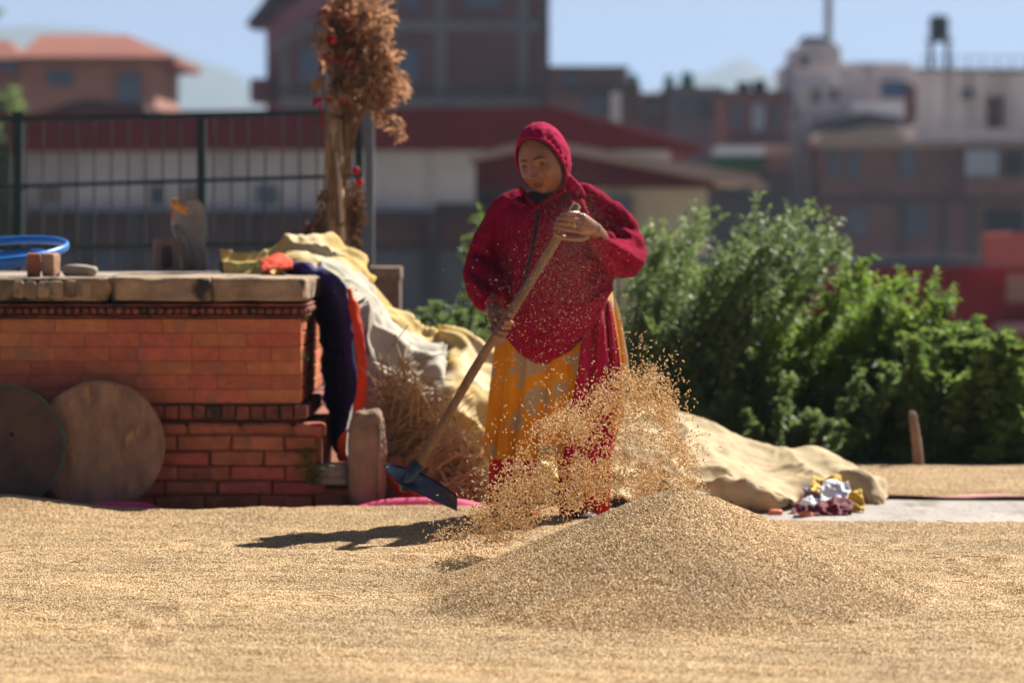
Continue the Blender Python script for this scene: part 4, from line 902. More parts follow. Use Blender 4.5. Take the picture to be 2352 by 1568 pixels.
# clothes heap
t = thing('clothes_pile', W(1880, 1180, 15.35), 'small pile of folded white, yellow and maroon clothes before the canvas', 'clothes')
def rag(name, px0, py0, px1, py1, d, m, seed, sk=0):
    w3 = (px1 - px0) / 3
    cs_ = [[(px0 + w3 * q + sk * (1 - v) + rnd.uniform(-4, 4), py0 + (py1 - py0) * v + 5 * math.sin(q * 2 + seed) * (1 - v), d + .16 * (1 - v) - .02 * math.sin(q + seed)) for q in range(4)] for v in (0, .35, .7, 1)]
    cloth(name, cs_, m, t, 40, 26, thick=.006, folds=.022, fs=11, ridge=.016, rs=13, seed=seed, rdir=(.8, 0, .6))
rag('golden_scarf', 1862, 1094, 1925, 1140, 15.52, M['cloth_yellow'], 6, 8); rag('lilac_shirt', 1842, 1122, 1900, 1166, 15.42, M['cloth_lilac'], 4, 4)
rag('white_shirt', 1884, 1106, 1944, 1164, 15.34, M['cloth_white'], 3, 8); rag('golden_scarf', 1932, 1128, 1985, 1176, 15.40, M['cloth_yellow'], 5, -10)
rag('maroon_bag', 1852, 1152, 1956, 1184, 15.22, M['cloth_maroon'], 1, 4); rag('maroon_bag', 1822, 1148, 1856, 1182, 15.32, M['cloth_maroon'], 2, 6); rag('white_sock', 1842, 1146, 1868, 1166, 15.18, M['cloth_white'], 7, 2)
for i, (px, lab) in enumerate(((1848, 'crumpled orange scrap on the concrete left of the clothes pile, nearer one'), (1782, 'small orange scrap on the concrete at the foot of the canvas'))):
    c = W(px, 1182, 15.2 + .1 * i); c.z = .012; props(obj('orange_scrap', block(c, (.055, .05, .026), .008, i, 3, 7), mat('coral_plastic', (.8, .25, .13), (.7, .18, .1), .6, 9), None, True, org=(c.x, c.y, 0)), lab, 'scrap')

# ------------------------------------------------------------------ grain
def gn_scatter(o, dens, L, Wd, tilt, seed, zlift=0.0):
    ng = bpy.data.node_groups.new(o.name + '_scatter', 'GeometryNodeTree')
    ng.interface.new_socket('Geometry', in_out='INPUT', socket_type='NodeSocketGeometry'); ng.interface.new_socket('Geometry', in_out='OUTPUT', socket_type='NodeSocketGeometry')
    N = ng.nodes; l = ng.links; gi = N.new('NodeGroupInput'); go = N.new('NodeGroupOutput')
    dp = N.new('GeometryNodeDistributePointsOnFaces'); dp.inputs['Seed'].default_value = seed
    na = N.new('GeometryNodeInputNamedAttribute'); na.data_type = 'FLOAT'; na.inputs['Name'].default_value = 'dens'
    mm = N.new('ShaderNodeMath'); mm.operation = 'MULTIPLY'; mm.inputs[1].default_value = dens; l.new(na.outputs['Attribute'], mm.inputs[0]); l.new(mm.outputs[0], dp.inputs['Density'])
    l.new(gi.outputs[0], dp.inputs['Mesh'])
    us = N.new('GeometryNodeMeshUVSphere'); us.inputs['Segments'].default_value = 5; us.inputs['Rings'].default_value = 4; us.inputs['Radius'].default_value = 1.0
    sm = N.new('GeometryNodeSetMaterial'); sm.inputs['Material'].default_value = M['grain']; l.new(us.outputs['Mesh'], sm.inputs[0])
    ss = N.new('GeometryNodeSetShadeSmooth'); l.new(sm.outputs[0], ss.inputs[0])
    ip = N.new('GeometryNodeInstanceOnPoints'); l.new(dp.outputs['Points'], ip.inputs['Points']); l.new(ss.outputs[0], ip.inputs['Instance'])
    rv = N.new('FunctionNodeRandomValue'); rv.data_type = 'FLOAT_VECTOR'; rv.inputs[0].default_value = (math.pi / 2 - tilt, -tilt, 0); rv.inputs[1].default_value = (math.pi / 2 + tilt, tilt, 6.283)
    # lay each grain roughly flat, then spin it about the surface normal
    e1 = N.new('FunctionNodeEulerToRotation'); l.new(rv.outputs[0], e1.inputs[0])
    rr = N.new('FunctionNodeRotateRotation'); rr.rotation_space = 'LOCAL'; l.new(dp.outputs['Rotation'], rr.inputs[0]); l.new(e1.outputs[0], rr.inputs[1])
    l.new(rr.outputs[0], ip.inputs['Rotation'])
    rs = N.new('FunctionNodeRandomValue'); rs.data_type = 'FLOAT_VECTOR'; rs.inputs['Seed'].default_value = 5
    rs.inputs[0].default_value = (Wd * .42, Wd * .38, L * .42); rs.inputs[1].default_value = (Wd * .56, Wd * .5, L * .56); l.new(rs.outputs[0], ip.inputs['Scale'])
    jn = N.new('GeometryNodeJoinGeometry'); l.new(ip.outputs[0], jn.inputs[0]); l.new(gi.outputs[0], jn.inputs[0]); l.new(jn.outputs[0], go.inputs[0])
    md = o.modifiers.new('scatter', 'NODES'); md.node_group = ng
def set_dens(o, fn):
    me = o.data; a = me.attributes.new('dens', 'FLOAT', 'POINT'); off = Vector(o.location)
    a.data.foreach_set('value', [fn(v.co + off) for v in me.vertices])
# the pile: a radial height profile round its crest
MC = Vector(((1560 - 1176) * 11.8 / F, 11.8, 0))
def mound_h(x, y):
    dx, dy = x - MC.x, y - MC.y
    a = math.atan2(dy, dx); r = math.hypot(dx, dy)
    ca, sa = dx / (r + 1e-6), dy / (r + 1e-6)
    Rr = 1.0 / math.sqrt((ca / (.82 if dx > 0 else .84)) ** 2 + (sa / (1.30 if dy < 0 else .72)) ** 2) * (1 + .03 * math.sin(3 * a + .6) + .02 * math.sin(7 * a))
    u = r / Rr
    if u >= 1.3: return 0.0
    s_ = .02; t_ = 1.0 - u
    soft = s_ * math.log1p(math.exp(min(t_ / s_, 50)))
    return .352 * (max(soft, 0) ** 1.10 - .062 / (1 + (u / .13) ** 2))
FEET = [(-1.5 + .36 * i + .05 * math.sin(i * 7), 12.9 + .22 * (i % 2) + .3 * math.sin(i * 1.7)) for i in range(6)] + [(1.5 + .2 * math.sin(i * 3), 11.4 + .5 * i) for i in range(5)] + [(-1.0 + .1 * math.sin(i * 5), 10.4 + .42 * i) for i in range(4)]
def bed_h(x, y):
    k_ = 1 - min(mound_h(x, y) * 12, .9)
    z_ = .032 + k_ * .012 * fbm((x * 1.1, y * 1.6, 3), 1.0, 3) + k_ * .006 * fbm((x * 6, y * 9, 1), 1.0, 3) + k_ * .0025 * fbm((x * 30, y * 40, 5), 1.0, 2)
    z_ += k_ * .0032 * math.sin((y + .3 * math.sin(x * 1.3)) * 22 + 1.5 * fbm((x, y, 0), 2.0, 2))
    for fx, fy in FEET:
        q = ((x - fx) / .05) ** 2 + ((y - fy) / .12) ** 2
        if q < 9: z_ += -.014 * math.exp(-q) + .006 * math.exp(-(math.sqrt(q) - 1.7) ** 2 * 4)
    # low spilled ridge along the left back edge
    z_ += .016 * math.exp(-((y - 15.0 + .1 * math.sin(x * 3)) / .22) ** 2) * (1 if x < 0.3 else max(0, 1 - (x - .3) * 1.5)) * (.55 + .45 * math.sin(x * 4.1 + 2.2))
    z_ += .05 * math.exp(-((x + 2.0) / .35) ** 2 - ((y - 15.0) / .35) ** 2)
    return z_
def back_edge(x):
    if x < 0.25: return 15.2 + .04 * math.sin(x * 5)
    if x > 0.95: return 14.62 + .02 * math.sin(x * 4) - (x - 1) * .035
    t_ = (x - .25) / .7; return 15.2 + (14.62 - 15.2) * t_
def bed_top(x, y):
    e = back_edge(x); f_ = 1 / (1 + math.exp(-(e - y) / .022))
    mh = mound_h(x, y)
    return (bed_h(x, y) + mh + min(mh * 8, 1) * (.0040 * fbm((x * 18, y * 18, 8), 1.0, 2) + .0015 * fbm((x * 5, y * 5, 4), 1.0, 2))) * f_ + .002 + .004 * f_
bx = np.linspace(-3.2, 3.2, 420); by = np.concatenate([np.linspace(8.6, 10.5, 40)[:-1], np.linspace(10.5, 13.6, 300)[:-1], np.linspace(13.6, 15.6, 150)])
def near_edge(x, y): return y <= back_edge(x) + .11
V = [[Vector((x, y, bed_top(x, y) if near_edge(x, y) else -.02)) for x in bx] for y in by]
mb = MB().grid(V); mb.f = [tuple(reversed(q)) for q in mb.f if all(mb.v[i][2] > -.01 for i in q)]
# split the pile from the bed so that each is its own object
def in_pile(v): return mound_h(v[0], v[1]) > .012
pile, bed = MB(), MB(); pile.v = mb.v; bed.v = mb.v
for q in mb.f: (pile if all(in_pile(mb.v[i]) for i in q) else bed).f.append(q)
def clean(o):
    bm = bmesh.new(); bm.from_mesh(o.data); bmesh.ops.delete(bm, geom=[v for v in bm.verts if not v.link_faces], context='VERTS'); bm.to_mesh(o.data); bm.free(); return o
ob = clean(obj('rice_bed', bed, M['grain_base'], None, True)); props(ob, 'wide spread layer of golden unhusked rice drying on the ground', 'grain', kind='stuff')
op = clean(obj('rice_pile', pile, mat('rice_pile_core_shade', (0.30, 0.18, 0.08), (0.16, 0.09, 0.04), 0.9, 60, 1.0, 110), None, True)); props(op, 'heaped cone of unhusked rice in the foreground', 'grain', kind='stuff')  # core coloured darker still, as shade between the pile's grains
def dens_fn(p):
    if p.y < 9.3: return .1
    lim = p.y * .1333 + .25
    k = 1.0 if abs(p.x) < lim else .12
    return k * (1.0 if p.y < 13.2 else max(.55, 1 - (p.y - 13.2) * .4))
set_dens(ob, dens_fn); set_dens(op, lambda p: 1.0)
gn_scatter(ob, 32000, .0122, .0040, .6, 3); gn_scatter(op, 31000, .0150, .0045, 1.15, 9)
mb = MB()
for i in range(170):
    x_ = rnd.uniform(-1.9, 2.2); y_ = rnd.uniform(9.9, 14.5); z_ = bed_top(x_, y_) + .006; a = rnd.uniform(0, 6.28); q = Vector((math.cos(a), math.sin(a), rnd.uniform(-.08, .15))) * rnd.uniform(.012, .045)
    mb.tube([Vector((x_, y_, z_)) - q, Vector((x_, y_, z_ + .003)), Vector((x_, y_, z_)) + q], .0013, 4)
props(obj('straw_litter', mb, mat('litter_straw', (.62, .47, .26), (.30, .18, .08), .8, 12)), 'thin bits of straw lying scattered on the rice', 'straw', kind='stuff')
# far bed
xs2 = np.linspace(1.25, 6.5, 90); ys2 = np.linspace(15.95, 17.9, 44)
def far_h(x, y):
    e0 = 16.25 - (x - 1.25) * .16; e1 = 17.75; f_ = 1 / (1 + math.exp(-(y - e0) / .03)) / (1 + math.exp(-(e1 - y) / .03))
    return .006 + f_ * (.035 + .008 * fbm((x * 2, y * 5, 7), 1, 3))
mb = MB().grid([[Vector((x, y, far_h(x, y))) for x in xs2] for y in ys2]); mb.f = [tuple(reversed(q)) for q in mb.f if all(mb.v[i][2] > .008 for i in q)]
of = clean(obj('rice_bed', mb, M['grain_base'], None, True)); props(of, 'second strip of drying rice at right before the bushes', 'grain', kind='stuff')
set_dens(of, lambda p: 1.0 if p.x < 2.7 else .1); gn_scatter(of, 12000, .012, .004, .4, 4)
# tarpaulins below the grain
mb = MB().grid([[Vector((x, y, .012 + .010 * abs(math.sin(x * 5)) + .052 * math.exp(-((y - 15.24) / .035) ** 2) * (math.exp(-((x + .36) / .28) ** 4) + .7 * math.exp(-((x + 1.55) / .16) ** 4)))) for x in np.linspace(-3.2, -.05 + .0, 70)] for y in np.linspace(15.17, 15.40, 20)]); mb.f = [tuple(reversed(q)) for q in mb.f]
mb.f = mb.f
o = obj('pink_tarpaulin', mb, M['pink'], None, True, label='pink tarpaulin edge showing behind the rice bed on the left', cat='tarpaulin'); modify(o, ('SOLIDIFY', dict(thickness=.003)))
mb = MB().grid([[Vector((x, 16.25 - (x - 1.25) * .16 - .10 + .10 * v, .012 + .012 * abs(math.sin(x * 5 + v)))) for x in np.linspace(1.4, 5, 60)] for v in (0, .4, 1)])
o = obj('red_tarpaulin', mb, mat('faded_red_sheet', (.42, .20, .18), (.34, .15, .14), .8, 6), None, True, label='faded red sheet edge along the second rice strip', cat='tarpaulin'); modify(o, ('SOLIDIFY', dict(thickness=.004)))

# ------------------------------------------------------------------ the shovel
HT, HB = W(1326, 470, 14.30), W(930, 1112, 14.12)
t = thing('shovel', HB, 'long wooden handled shovel with worn blue steel blade held by the woman', 'shovel')
ax_ = HB - HT
hp = [HT + ax_ * u + Vector((.004 * math.sin(u * 9), 0, .003 * math.sin(u * 13))) for u in np.linspace(0, 1, 14)]
obj('handle', MB().tube(hp, [.0160] + [.0172 + .0012 * math.sin(i * 2.1) for i in range(12)] + [.016], 14), M['handle'], t, True)
bl = cloth('blade', [
    [(884, 1068, 14.30), (915, 1072, 14.26), (965, 1088, 14.20), (1010, 1112, 14.15), (1050, 1142, 14.12)],
    [(886, 1074, 14.22), (916, 1086, 14.18), (962, 1106, 14.12), (1006, 1130, 14.08), (1050, 1156, 14.05)],
    [(890, 1082, 14.14), (918, 1112, 14.08), (960, 1132, 14.02), (1004, 1152, 14.0), (1050, 1172, 13.98)]], M['steel'], t, 26, 14, thick=.003, folds=0, wr=0)
obj('socket', MB().tube([HB - ax_.normalized() * .09, HB, HB + ax_.normalized() * .03 + Vector((.012, 0, 0))], [.024, .026, .014], 12), M['steel'], t, True)
obj('blade_rim', MB().tube([W(884, 1068, 14.30), W(915, 1072, 14.26), W(965, 1088, 14.20), W(1010, 1112, 14.15), W(1050, 1142, 14.12)], .007, 6), M['black'], t, True)

# ------------------------------------------------------------------ the woman
DP = 14.74
pr = thing('person', W(1262, 1208, DP), 'woman in red fleece hood and orange floral skirt shovelling rice', 'person')
def C(px, py, dy=0.0): return W(px, py, DP + dy)
k_ = DP / F
def rings(mb, rs, n=40, cap=True, pw=1.0):
    """horizontal rings: (cx, py, half width px, centre dy, half depth m)"""
    k = len(mb.v)
    for (cx, py, hw, dy, hd) in rs:
        for j in range(n):
            a = 2 * math.pi * j / n; ca, sa = math.cos(a), math.sin(a)
            mb.v.append(tuple(C(cx, py, dy) + Vector((hw * k_ * math.copysign(abs(ca) ** pw, ca), hd * math.copysign(abs(sa) ** pw, sa), 0))))
    m = len(rs)
    for i in range(m - 1):
        for j in range(n): mb.f.append((k + i * n + j, k + i * n + (j + 1) % n, k + (i + 1) * n + (j + 1) % n, k + (i + 1) * n + j))
    if cap: mb.f.append(tuple(k + j for j in range(n - 1, -1, -1))); mb.f.append(tuple(k + (m - 1) * n + j for j in range(n)))
    return mb
def dense(rs, n):
    out = []
    A = [Vector((r[1], 0, 0)) for r in rs]
    ts = np.linspace(0, len(rs) - 1, n)
    for t_ in ts:
        i = min(int(t_), len(rs) - 2); u = t_ - i
        p0, p1, p2, p3 = rs[max(i - 1, 0)], rs[i], rs[i + 1], rs[min(i + 2, len(rs) - 1)]
        out.append(tuple(0.5 * (2 * b_ + (c_ - a_) * u + (2 * a_ - 5 * b_ + 4 * c_ - d_) * u * u + (3 * b_ - a_ - 3 * c_ + d_) * u ** 3) for a_, b_, c_, d_ in zip(p0, p1, p2, p3)))
    return out
# --- head, built in its own frame (face towards -Y) and turned
HM = Matrix.Rotation(R(-9), 3, 'Y') @ Matrix.Rotation(R(-27), 3, 'Z') @ Matrix.Rotation(R(16), 3, 'X')
HC = C(1247, 372, -.07)
RX, RY, RZ = .088, .102, .128
def gs(a, s): return math.exp(-(a / s) ** 2)
def face_off(x, z_): return 1.5 * face_off1(x, z_)
def face_off1(x, z_):
    o = 0.0
    o += .019 * gs(x, .0145) * gs(z_ + .024, .014) + .010 * gs(x, .010) * gs(z_ - .004, .024)
    o += .008 * (gs(abs(x) - .0145, .0075) * gs(z_ + .030, .009))
    o -= .0085 * gs(abs(x) - .033, .019) * gs(z_ - .017, .012)
    o += .003 * gs(abs(x) - .033, .013) * gs(z_ - .016, .0065)
    o += .0040 * gs(abs(x) - .030, .022) * gs(z_ - .036, .009)
    o += .010 * gs(abs(x) - .042, .022) * gs(z_ + .022, .022)
    o += .0075 * gs(x, .024) * gs(z_ + .053, .007) + .0075 * gs(x, .020) * gs(z_ + .066, .007) - .0045 * gs(x, .026) * gs(z_ + .0595, .0032)
    o -= .0045 * gs(abs(x) - .033 - .12 * (-.048 - z_), .005) * gs(z_ + .048, .018)
    o -= .003 * gs(x, .018) * gs(z_ + .078, .006) + -.009 * gs(x, .022) * gs(z_ + .096, .014)
    return o
def head_pt(dx, dy, dz):
    """point on the head surface in a direction"""
    x, y, z_ = dx * RX, dy * RY, dz * RZ
    if dz < 0:
        j = 1 - .16 * (-dz) ** 2.0; x *= j
        if dy > 0: y *= 1 - .25 * (-dz)
    if dy < 0:
        x += 0; y += -face_off(x, z_) * min(1.0, -dy * 2.2)
    return Vector((x, y, z_))
def hw_(p): return HC + HM @ p
def surf(x, z_):
    lo = None
    dz = z_ / RZ; j = 1 - .16 * dz * dz if dz < 0 else 1
    dx = x / (RX * j); q = max(0.0, 1 - dx * dx - dz * dz); dy = -math.sqrt(q)
    return head_pt(dx, dy, dz)
body = MB(); k = 0; nu, nv = 110, 90
for i in range(nv + 1):
    th = math.pi * i / nv
    for j in range(nu):
        a = 2 * math.pi * j / nu; body.v.append(tuple(hw_(head_pt(math.sin(th) * math.cos(a), math.sin(th) * math.sin(a), math.cos(th)))))
for i in range(nv):
    for j in range(nu): body.f.append((i * nu + j, (i + 1) * nu + j, (i + 1) * nu + (j + 1) % nu, i * nu + (j + 1) % nu))
for sx in (-1, 1): body.ball(hw_(Vector((sx * .084, .008, -.004))), (.008, .016, .030), 10, 8, HM)
body.tube([hw_(Vector((0, .02, -.06))), C(1262, 450, -.03), C(1268, 490, 0)], [.052, .055, .07], 18)
rings(body, dense([(1266, 455, 50, .0, .07), (1270, 490, 105, .0, .09), (1275, 560, 110, -.02, .11), (1272, 640, 112, -.04, .13), (1268, 710, 108, -.04, .13), (1266, 780, 100, .0, .12), (1264, 850, 92, .02, .11), (1262, 890, 88, .02, .1)], 24), 28)
SL, EL, WL = C(1158, 478, .0), C(1106, 610, -.02), C(1134, 694, -.30)      # her right arm (picture left)
SR, ER, WR = C(1385, 470, .0), C(1447, 592, -.10), C(1364, 524, -.40)     # her left arm (picture right)
body.tube(crom([SL + Vector((.03, 0, -.02)), C(1120, 560, -.01), EL], 8), [.045, .04, .036, .035, .035, .036, .037, .038], 14); body.tube(crom([EL, C(1108, 660, -.14), WL], 9), [.038, .036, .034, .032, .03, .029, .028, .027, .026], 14)
body.tube(crom([SR + Vector((-.03, 0, -.02)), C(1426, 532, -.03), ER], 8), [.045, .04, .036, .035, .035, .036, .037, .038], 14); body.tube(crom([ER, C(1406, 574, -.23), WR], 9), [.038, .037, .036, .035, .033, .031, .029, .027, .026], 14)
for a, b_, foot in (((1215, 870), (1182, 1040), (1178, 1190)), ((1315, 870), (1338, 1040), (1342, 1168))):
    p0, p1, p2 = C(*a, .03), C(*b_, -.01), C(*foot, .02); body.tube([p0, p0.lerp(p1, .5), p1, p1.lerp(p2, .35), p2], [.075, .068, .052, .05, .036], 16)
    body.ball(p2 + Vector((0, -.06, -.012)), (.042, .115, .032), 16, 10)
# her left hand, closed over the handle near its top
hu = (HT - HB).normalized()
def onh(py): return HT + (HB - HT) * ((py - 470) / (1112 - 470.0))
def chain(pts, r0, r1, n=10): body.tube(crom(pts, 9), [r0 + (r1 - r0) * i / 8 for i in range(8)] + [r1 * .6], n)
body.tube([WR, C(1350, 520, -.43), C(1335, 514, -.455), C(1322, 510, -.455)], [(.026, .022), (.036, .022), (.041, .020), (.036, .016)], 14, ref=(0, 0, 1))
for i, (ky, ty) in enumerate(((491, 497), (504, 506), (517, 517), (530, 528))):
    kx = 1332 - 2 * abs(i - 1.2); h = onh(ty - 2); L = (0, 3, 1, -6)[i]
    chain([C(kx, ky, -.455), C(kx - 18, ky - 1, -.487), Vector((h.x - .012, h.y - .034, h.z + .004)), Vector((h.x - .034 - .001 * L, h.y - .008, h.z)), Vector((h.x - .022, h.y + .024, h.z - .004))], .0098, .0082)
chain([C(1350, 536, -.43), C(1338, 549, -.45), Vector(onh(546) + Vector((.012, -.030, .002))), Vector(onh(540) + Vector((-.02, -.028, .01)))], .012, .009)
# her right hand, knuckles up, lower on the handle
body.tube([WL, C(1136, 712, -.35), C(1140, 730, -.40), C(1146, 744, -.43)], [(.026, .024), (.033, .024), (.038, .022), (.034, .017)], 14, ref=(.8, 0, -.3))
for i, (kx, ky, ty) in enumerate(((1160, 728, 742), (1152, 741, 753), (1141, 750, 765), (1130, 755, 776))):
    h = onh(ty)
    chain([C(kx - 6, ky, -.425), C(kx + 2, ky + 8, -.485), Vector((h.x + .004, h.y - .034, h.z + .003)), Vector((h.x + .030, h.y - .006, h.z - .002)), Vector((h.x + .014, h.y + .024, h.z - .006))], .0100, .0084)
chain([C(1152, 712, -.40), C(1166, 722, -.43), Vector(onh(722) + Vector((-.004, -.030, 0))), Vector(onh(730) + Vector((.020, -.022, 0)))], .012, .0095)
bo = obj('body', body, M['skin'], pr, True)
modify(bo, ('REMESH', dict(mode='VOXEL', voxel_size=.003)), ('SMOOTH', dict(factor=.5, iterations=1))); smooth(bo)
# face details
for sx in (-1, 1):
    p = surf(sx * .033, .0145); obj('eye', MB().ball(hw_(p + Vector((0, .0035, 0))), (.0135, .0058, .0042), 12, 8, HM @ Matrix.Rotation(R(-8 * sx), 3, 'Y')), M['eye'], pr, True)
    pts = [hw_(surf(sx * q, .0385 + .004 * math.sin((q - .012) / .044 * 3.14) - .003 * (q > .045)) + Vector((0, -.0005, 0))) for q in np.linspace(.012, .056, 8)]
    obj('eyebrow', MB().tube(pts, [.0016, .0026, .0033, .0034, .003, .0026, .0018, .001], 6), M['hair'], pr, True)
    pts = [hw_(surf(sx * q, .0185 + .0035 * math.sin((q - .02) / .026 * 3.14)) + Vector((0, -.0002, 0))) for q in np.linspace(.020, .046, 7)]
    obj('eyelid', MB().tube(pts, [.0008, .0013, .0016, .0016, .0015, .0012, .0008], 6), M['lip'], pr, True)
for zz, hwid, rr_ in ((-.0545, .023, .0032), (-.0645, .019, .0042)):
    pts = [hw_(surf(q, zz + (.002 if zz > -.06 else -.0015) * (1 - (q / hwid) ** 2)) + Vector((0, .0012, 0))) for q in np.linspace(-hwid, hwid, 11)]
    obj('lip', MB().tube(pts, [rr_ * max(.25, math.sqrt(max(0, 1 - (q / 5.0) ** 2))) for q in range(-5, 6)], 8), M['lip'], pr, True)
pts = [hw_(surf(q, -.0595) + Vector((0, -.0005, 0))) for q in np.linspace(-.023, .023, 9)]
obj('mouth_line', MB().tube(pts, .0021, 5), M['cloth_maroon'], pr)  # dark tube, shade of the crease between the lips put into colour
for sx in (-1, 1): obj('nostril', MB().ball(hw_(surf(sx * .008, -.035) + Vector((0, .0005, 0))), (.0035, .003, .002), 8, 6, HM), M['cloth_maroon'], pr, True)  # dark beads, coloured as the shade inside the nostrils
# hair and hood: shells opened round the face (polar about the face axis)
def shell(R3, c3, open_fn, t1, nphi, nt, wr=0.0, seed=0):
    rows_ = []
    for i in range(nt):
        row = []
        for j in range(nphi + 1):
            ph = 2 * math.pi * j / nphi; t0 = open_fn(ph); t_ = t0 + (t1 - t0) * i / (nt - 1)
            d_ = Vector((math.sin(t_) * math.cos(ph), -math.cos(t_), math.sin(t_) * math.sin(ph)))
            kx = 1 - .16 * max(0, -d_.z) ** 2
            p = Vector((d_.x * R3[0] * kx, d_.y * R3[1], d_.z * R3[2]))
            if wr:
                fade = math.exp(-((t_ - t0) / .5)); side = .25 + .75 * max(0, math.cos(ph - .3))
                p += d_ * (wr * fade * side * math.sin(ph * 34 + 2 * math.sin(t_ * 5)) + .0035 * fbm(d_ * 3 + Vector((seed, 0, 0)), 1.6, 3) + .004 * math.exp(-((t_ - t0) / .08) ** 2))
            row.append(hw_(Vector(c3) + p))
        rows_.append(row)
    return MB().grid(rows_)
obj('hair', shell((.0895, .103, .130), (0, .002, .002), lambda p: R(69 - 14 * max(0, math.sin(p)) + 16 * max(0, -math.sin(p)) - 3 * math.cos(p)), R(176), 64, 24), M['hair'], pr, True)
ho = obj('hood', shell((.0945, .112, .138), (.001, .010, .008), lambda p: R(66 - 16 * max(0, math.sin(p)) + 26 * max(0, -math.sin(p)) + (1 * math.cos(p))), R(178), 160, 46, .0017, 2), M['hood'], pr, True)
modify(ho, ('SOLIDIFY', dict(thickness=.006, offset=-1))); smooth(ho)
obj('hood_tail', MB().tube(crom([C(1272, 340, .02), C(1290, 372, -.01), C(1300, 398, -.04), C(1306, 412, -.05), C(1318, 436, -.04), C(1326, 462, -.05)], 16), [(.045, .03), (.044, .03), (.038, .027), (.032, .024), (.026, .02), (.021, .018), (.017, .016), (.0145, .014), (.014, .014), (.018, .016), (.024, .018), (.03, .02), (.036, .02), (.04, .02), (.044, .018), (.044, .014)], 18), M['hood'], pr, True)
tp = C(1303, 404, -.045); obj('hair_band', MB().tube([tp + Matrix.Rotation(R(28), 3, 'Y') @ Vector((.0185 * math.cos(a), .0185 * math.sin(a), 0)) for a in np.linspace(0, 6.283, 21)], .005, 8, False), M['grey_band'], pr, True)
# --- jacket
jk = MB()
rings(jk, dense([(1256, 438, 42, -.01, .060), (1258, 450, 54, -.02, .078), (1261, 464, 92, -.01, .10), (1268, 492, 124, -.02, .135), (1274, 560, 130, -.05, .165), (1274, 630, 130, -.08, .19), (1272, 690, 124, -.09, .20), (1262, 745, 112, -.09, .195), (1254, 785, 84, -.10, .175), (1249, 815, 52, -.12, .13), (1246, 833, 20, -.14, .06)], 60), 56)
jk.tube(crom([C(1205, 456, .0), SL + Vector((.01, 0, 0)), C(1118, 560, -.01), EL, C(1108, 658, -.13), C(1126, 694, -.29)], 22), [0.0391, 0.0505, 0.0574, 0.0592, 0.0592, 0.0583, 0.0574, 0.0574, 0.0583, 0.0592, 0.0658, 0.0677, 0.0696, 0.0696, 0.0686, 0.0658, 0.062, 0.0583, 0.057, 0.051, 0.044, 0.036], 24)
jk.tube(crom([C(1310, 440, .0), SR + Vector((-.015, 0, -.015)), C(1428, 530, -.03), C(1437, 588, -.09), C(1408, 576, -.23), C(1374, 534, -.365)], 24), [0.0391, 0.0478, 0.0539, 0.0574, 0.06, 0.0618, 0.0635, 0.0653, 0.0679, 0.0705, 0.0731, 0.0808, 0.0818, 0.0808, 0.078, 0.0743, 0.0696, 0.0649, 0.0602, 0.0555, 0.053, 0.047, 0.041, 0.036], 24)
jo = obj('fleece_jacket', jk, M['fleece'], pr, True)
modify(jo, ('REMESH', dict(mode='VOXEL', voxel_size=.0075)), ('SMOOTH', dict(factor=.6, iterations=9)))
# creases: (x0,y0,x1,y1, amplitude, width px)
creases = [(a_[0], a_[1], a_[2], a_[3], a_[4] * 1.5, a_[5]) for a_ in [(1318, 425, 1345, 500, .010, 9), (1308, 430, 1318, 500, .010, 8), (1340, 425, 1395, 480, .009, 10), (1330, 450, 1372, 540, .008, 9), (1355, 470, 1400, 560, -.012, 16), (1395, 470, 1392, 545, -.012, 14),
    (1375, 545, 1470, 600, .012, 9), (1368, 560, 1440, 622, .010, 9), (1385, 530, 1478, 570, -.012, 9), (1380, 580, 1410, 630, .009, 8), (1390, 515, 1455, 545, .010, 9), (1404, 500, 1470, 530, -.008, 8), (1420, 600, 1455, 632, .007, 7),
    (1160, 480, 1150, 560, -.009, 9), (1130, 520, 1108, 600, .009, 11), (1090, 600, 1140, 640, .010, 9), (1086, 625, 1130, 665, -.009, 8), (1088, 650, 1125, 690, .009, 7), (1150, 560, 1165, 680, -.016, 12), (1100, 560, 1150, 600, .006, 8), (1086, 680, 1112, 722, .007, 6),
    (1400, 640, 1320, 760, .009, 11), (1390, 680, 1290, 790, -.007, 10), (1400, 665, 1340, 700, .009, 8), (1180, 700, 1230, 800, .007, 14), (1225, 470, 1195, 520, .006, 12), (1250, 470, 1262, 540, .006, 12), (1290, 520, 1250, 640, .005, 18), (1330, 600, 1280, 740, .006, 18), (1195, 560, 1185, 680, .005, 14), (1160, 455, 1200, 470, .008, 6), (1350, 430, 1410, 470, .005, 8), (1200, 470, 1180, 450, .006, 7), (1355, 640, 1380, 600, -.012, 12)]]
def proj(p): return 1176 + p.x * F / p.y, HZ + (CAM_H - p.z) * F / p.y
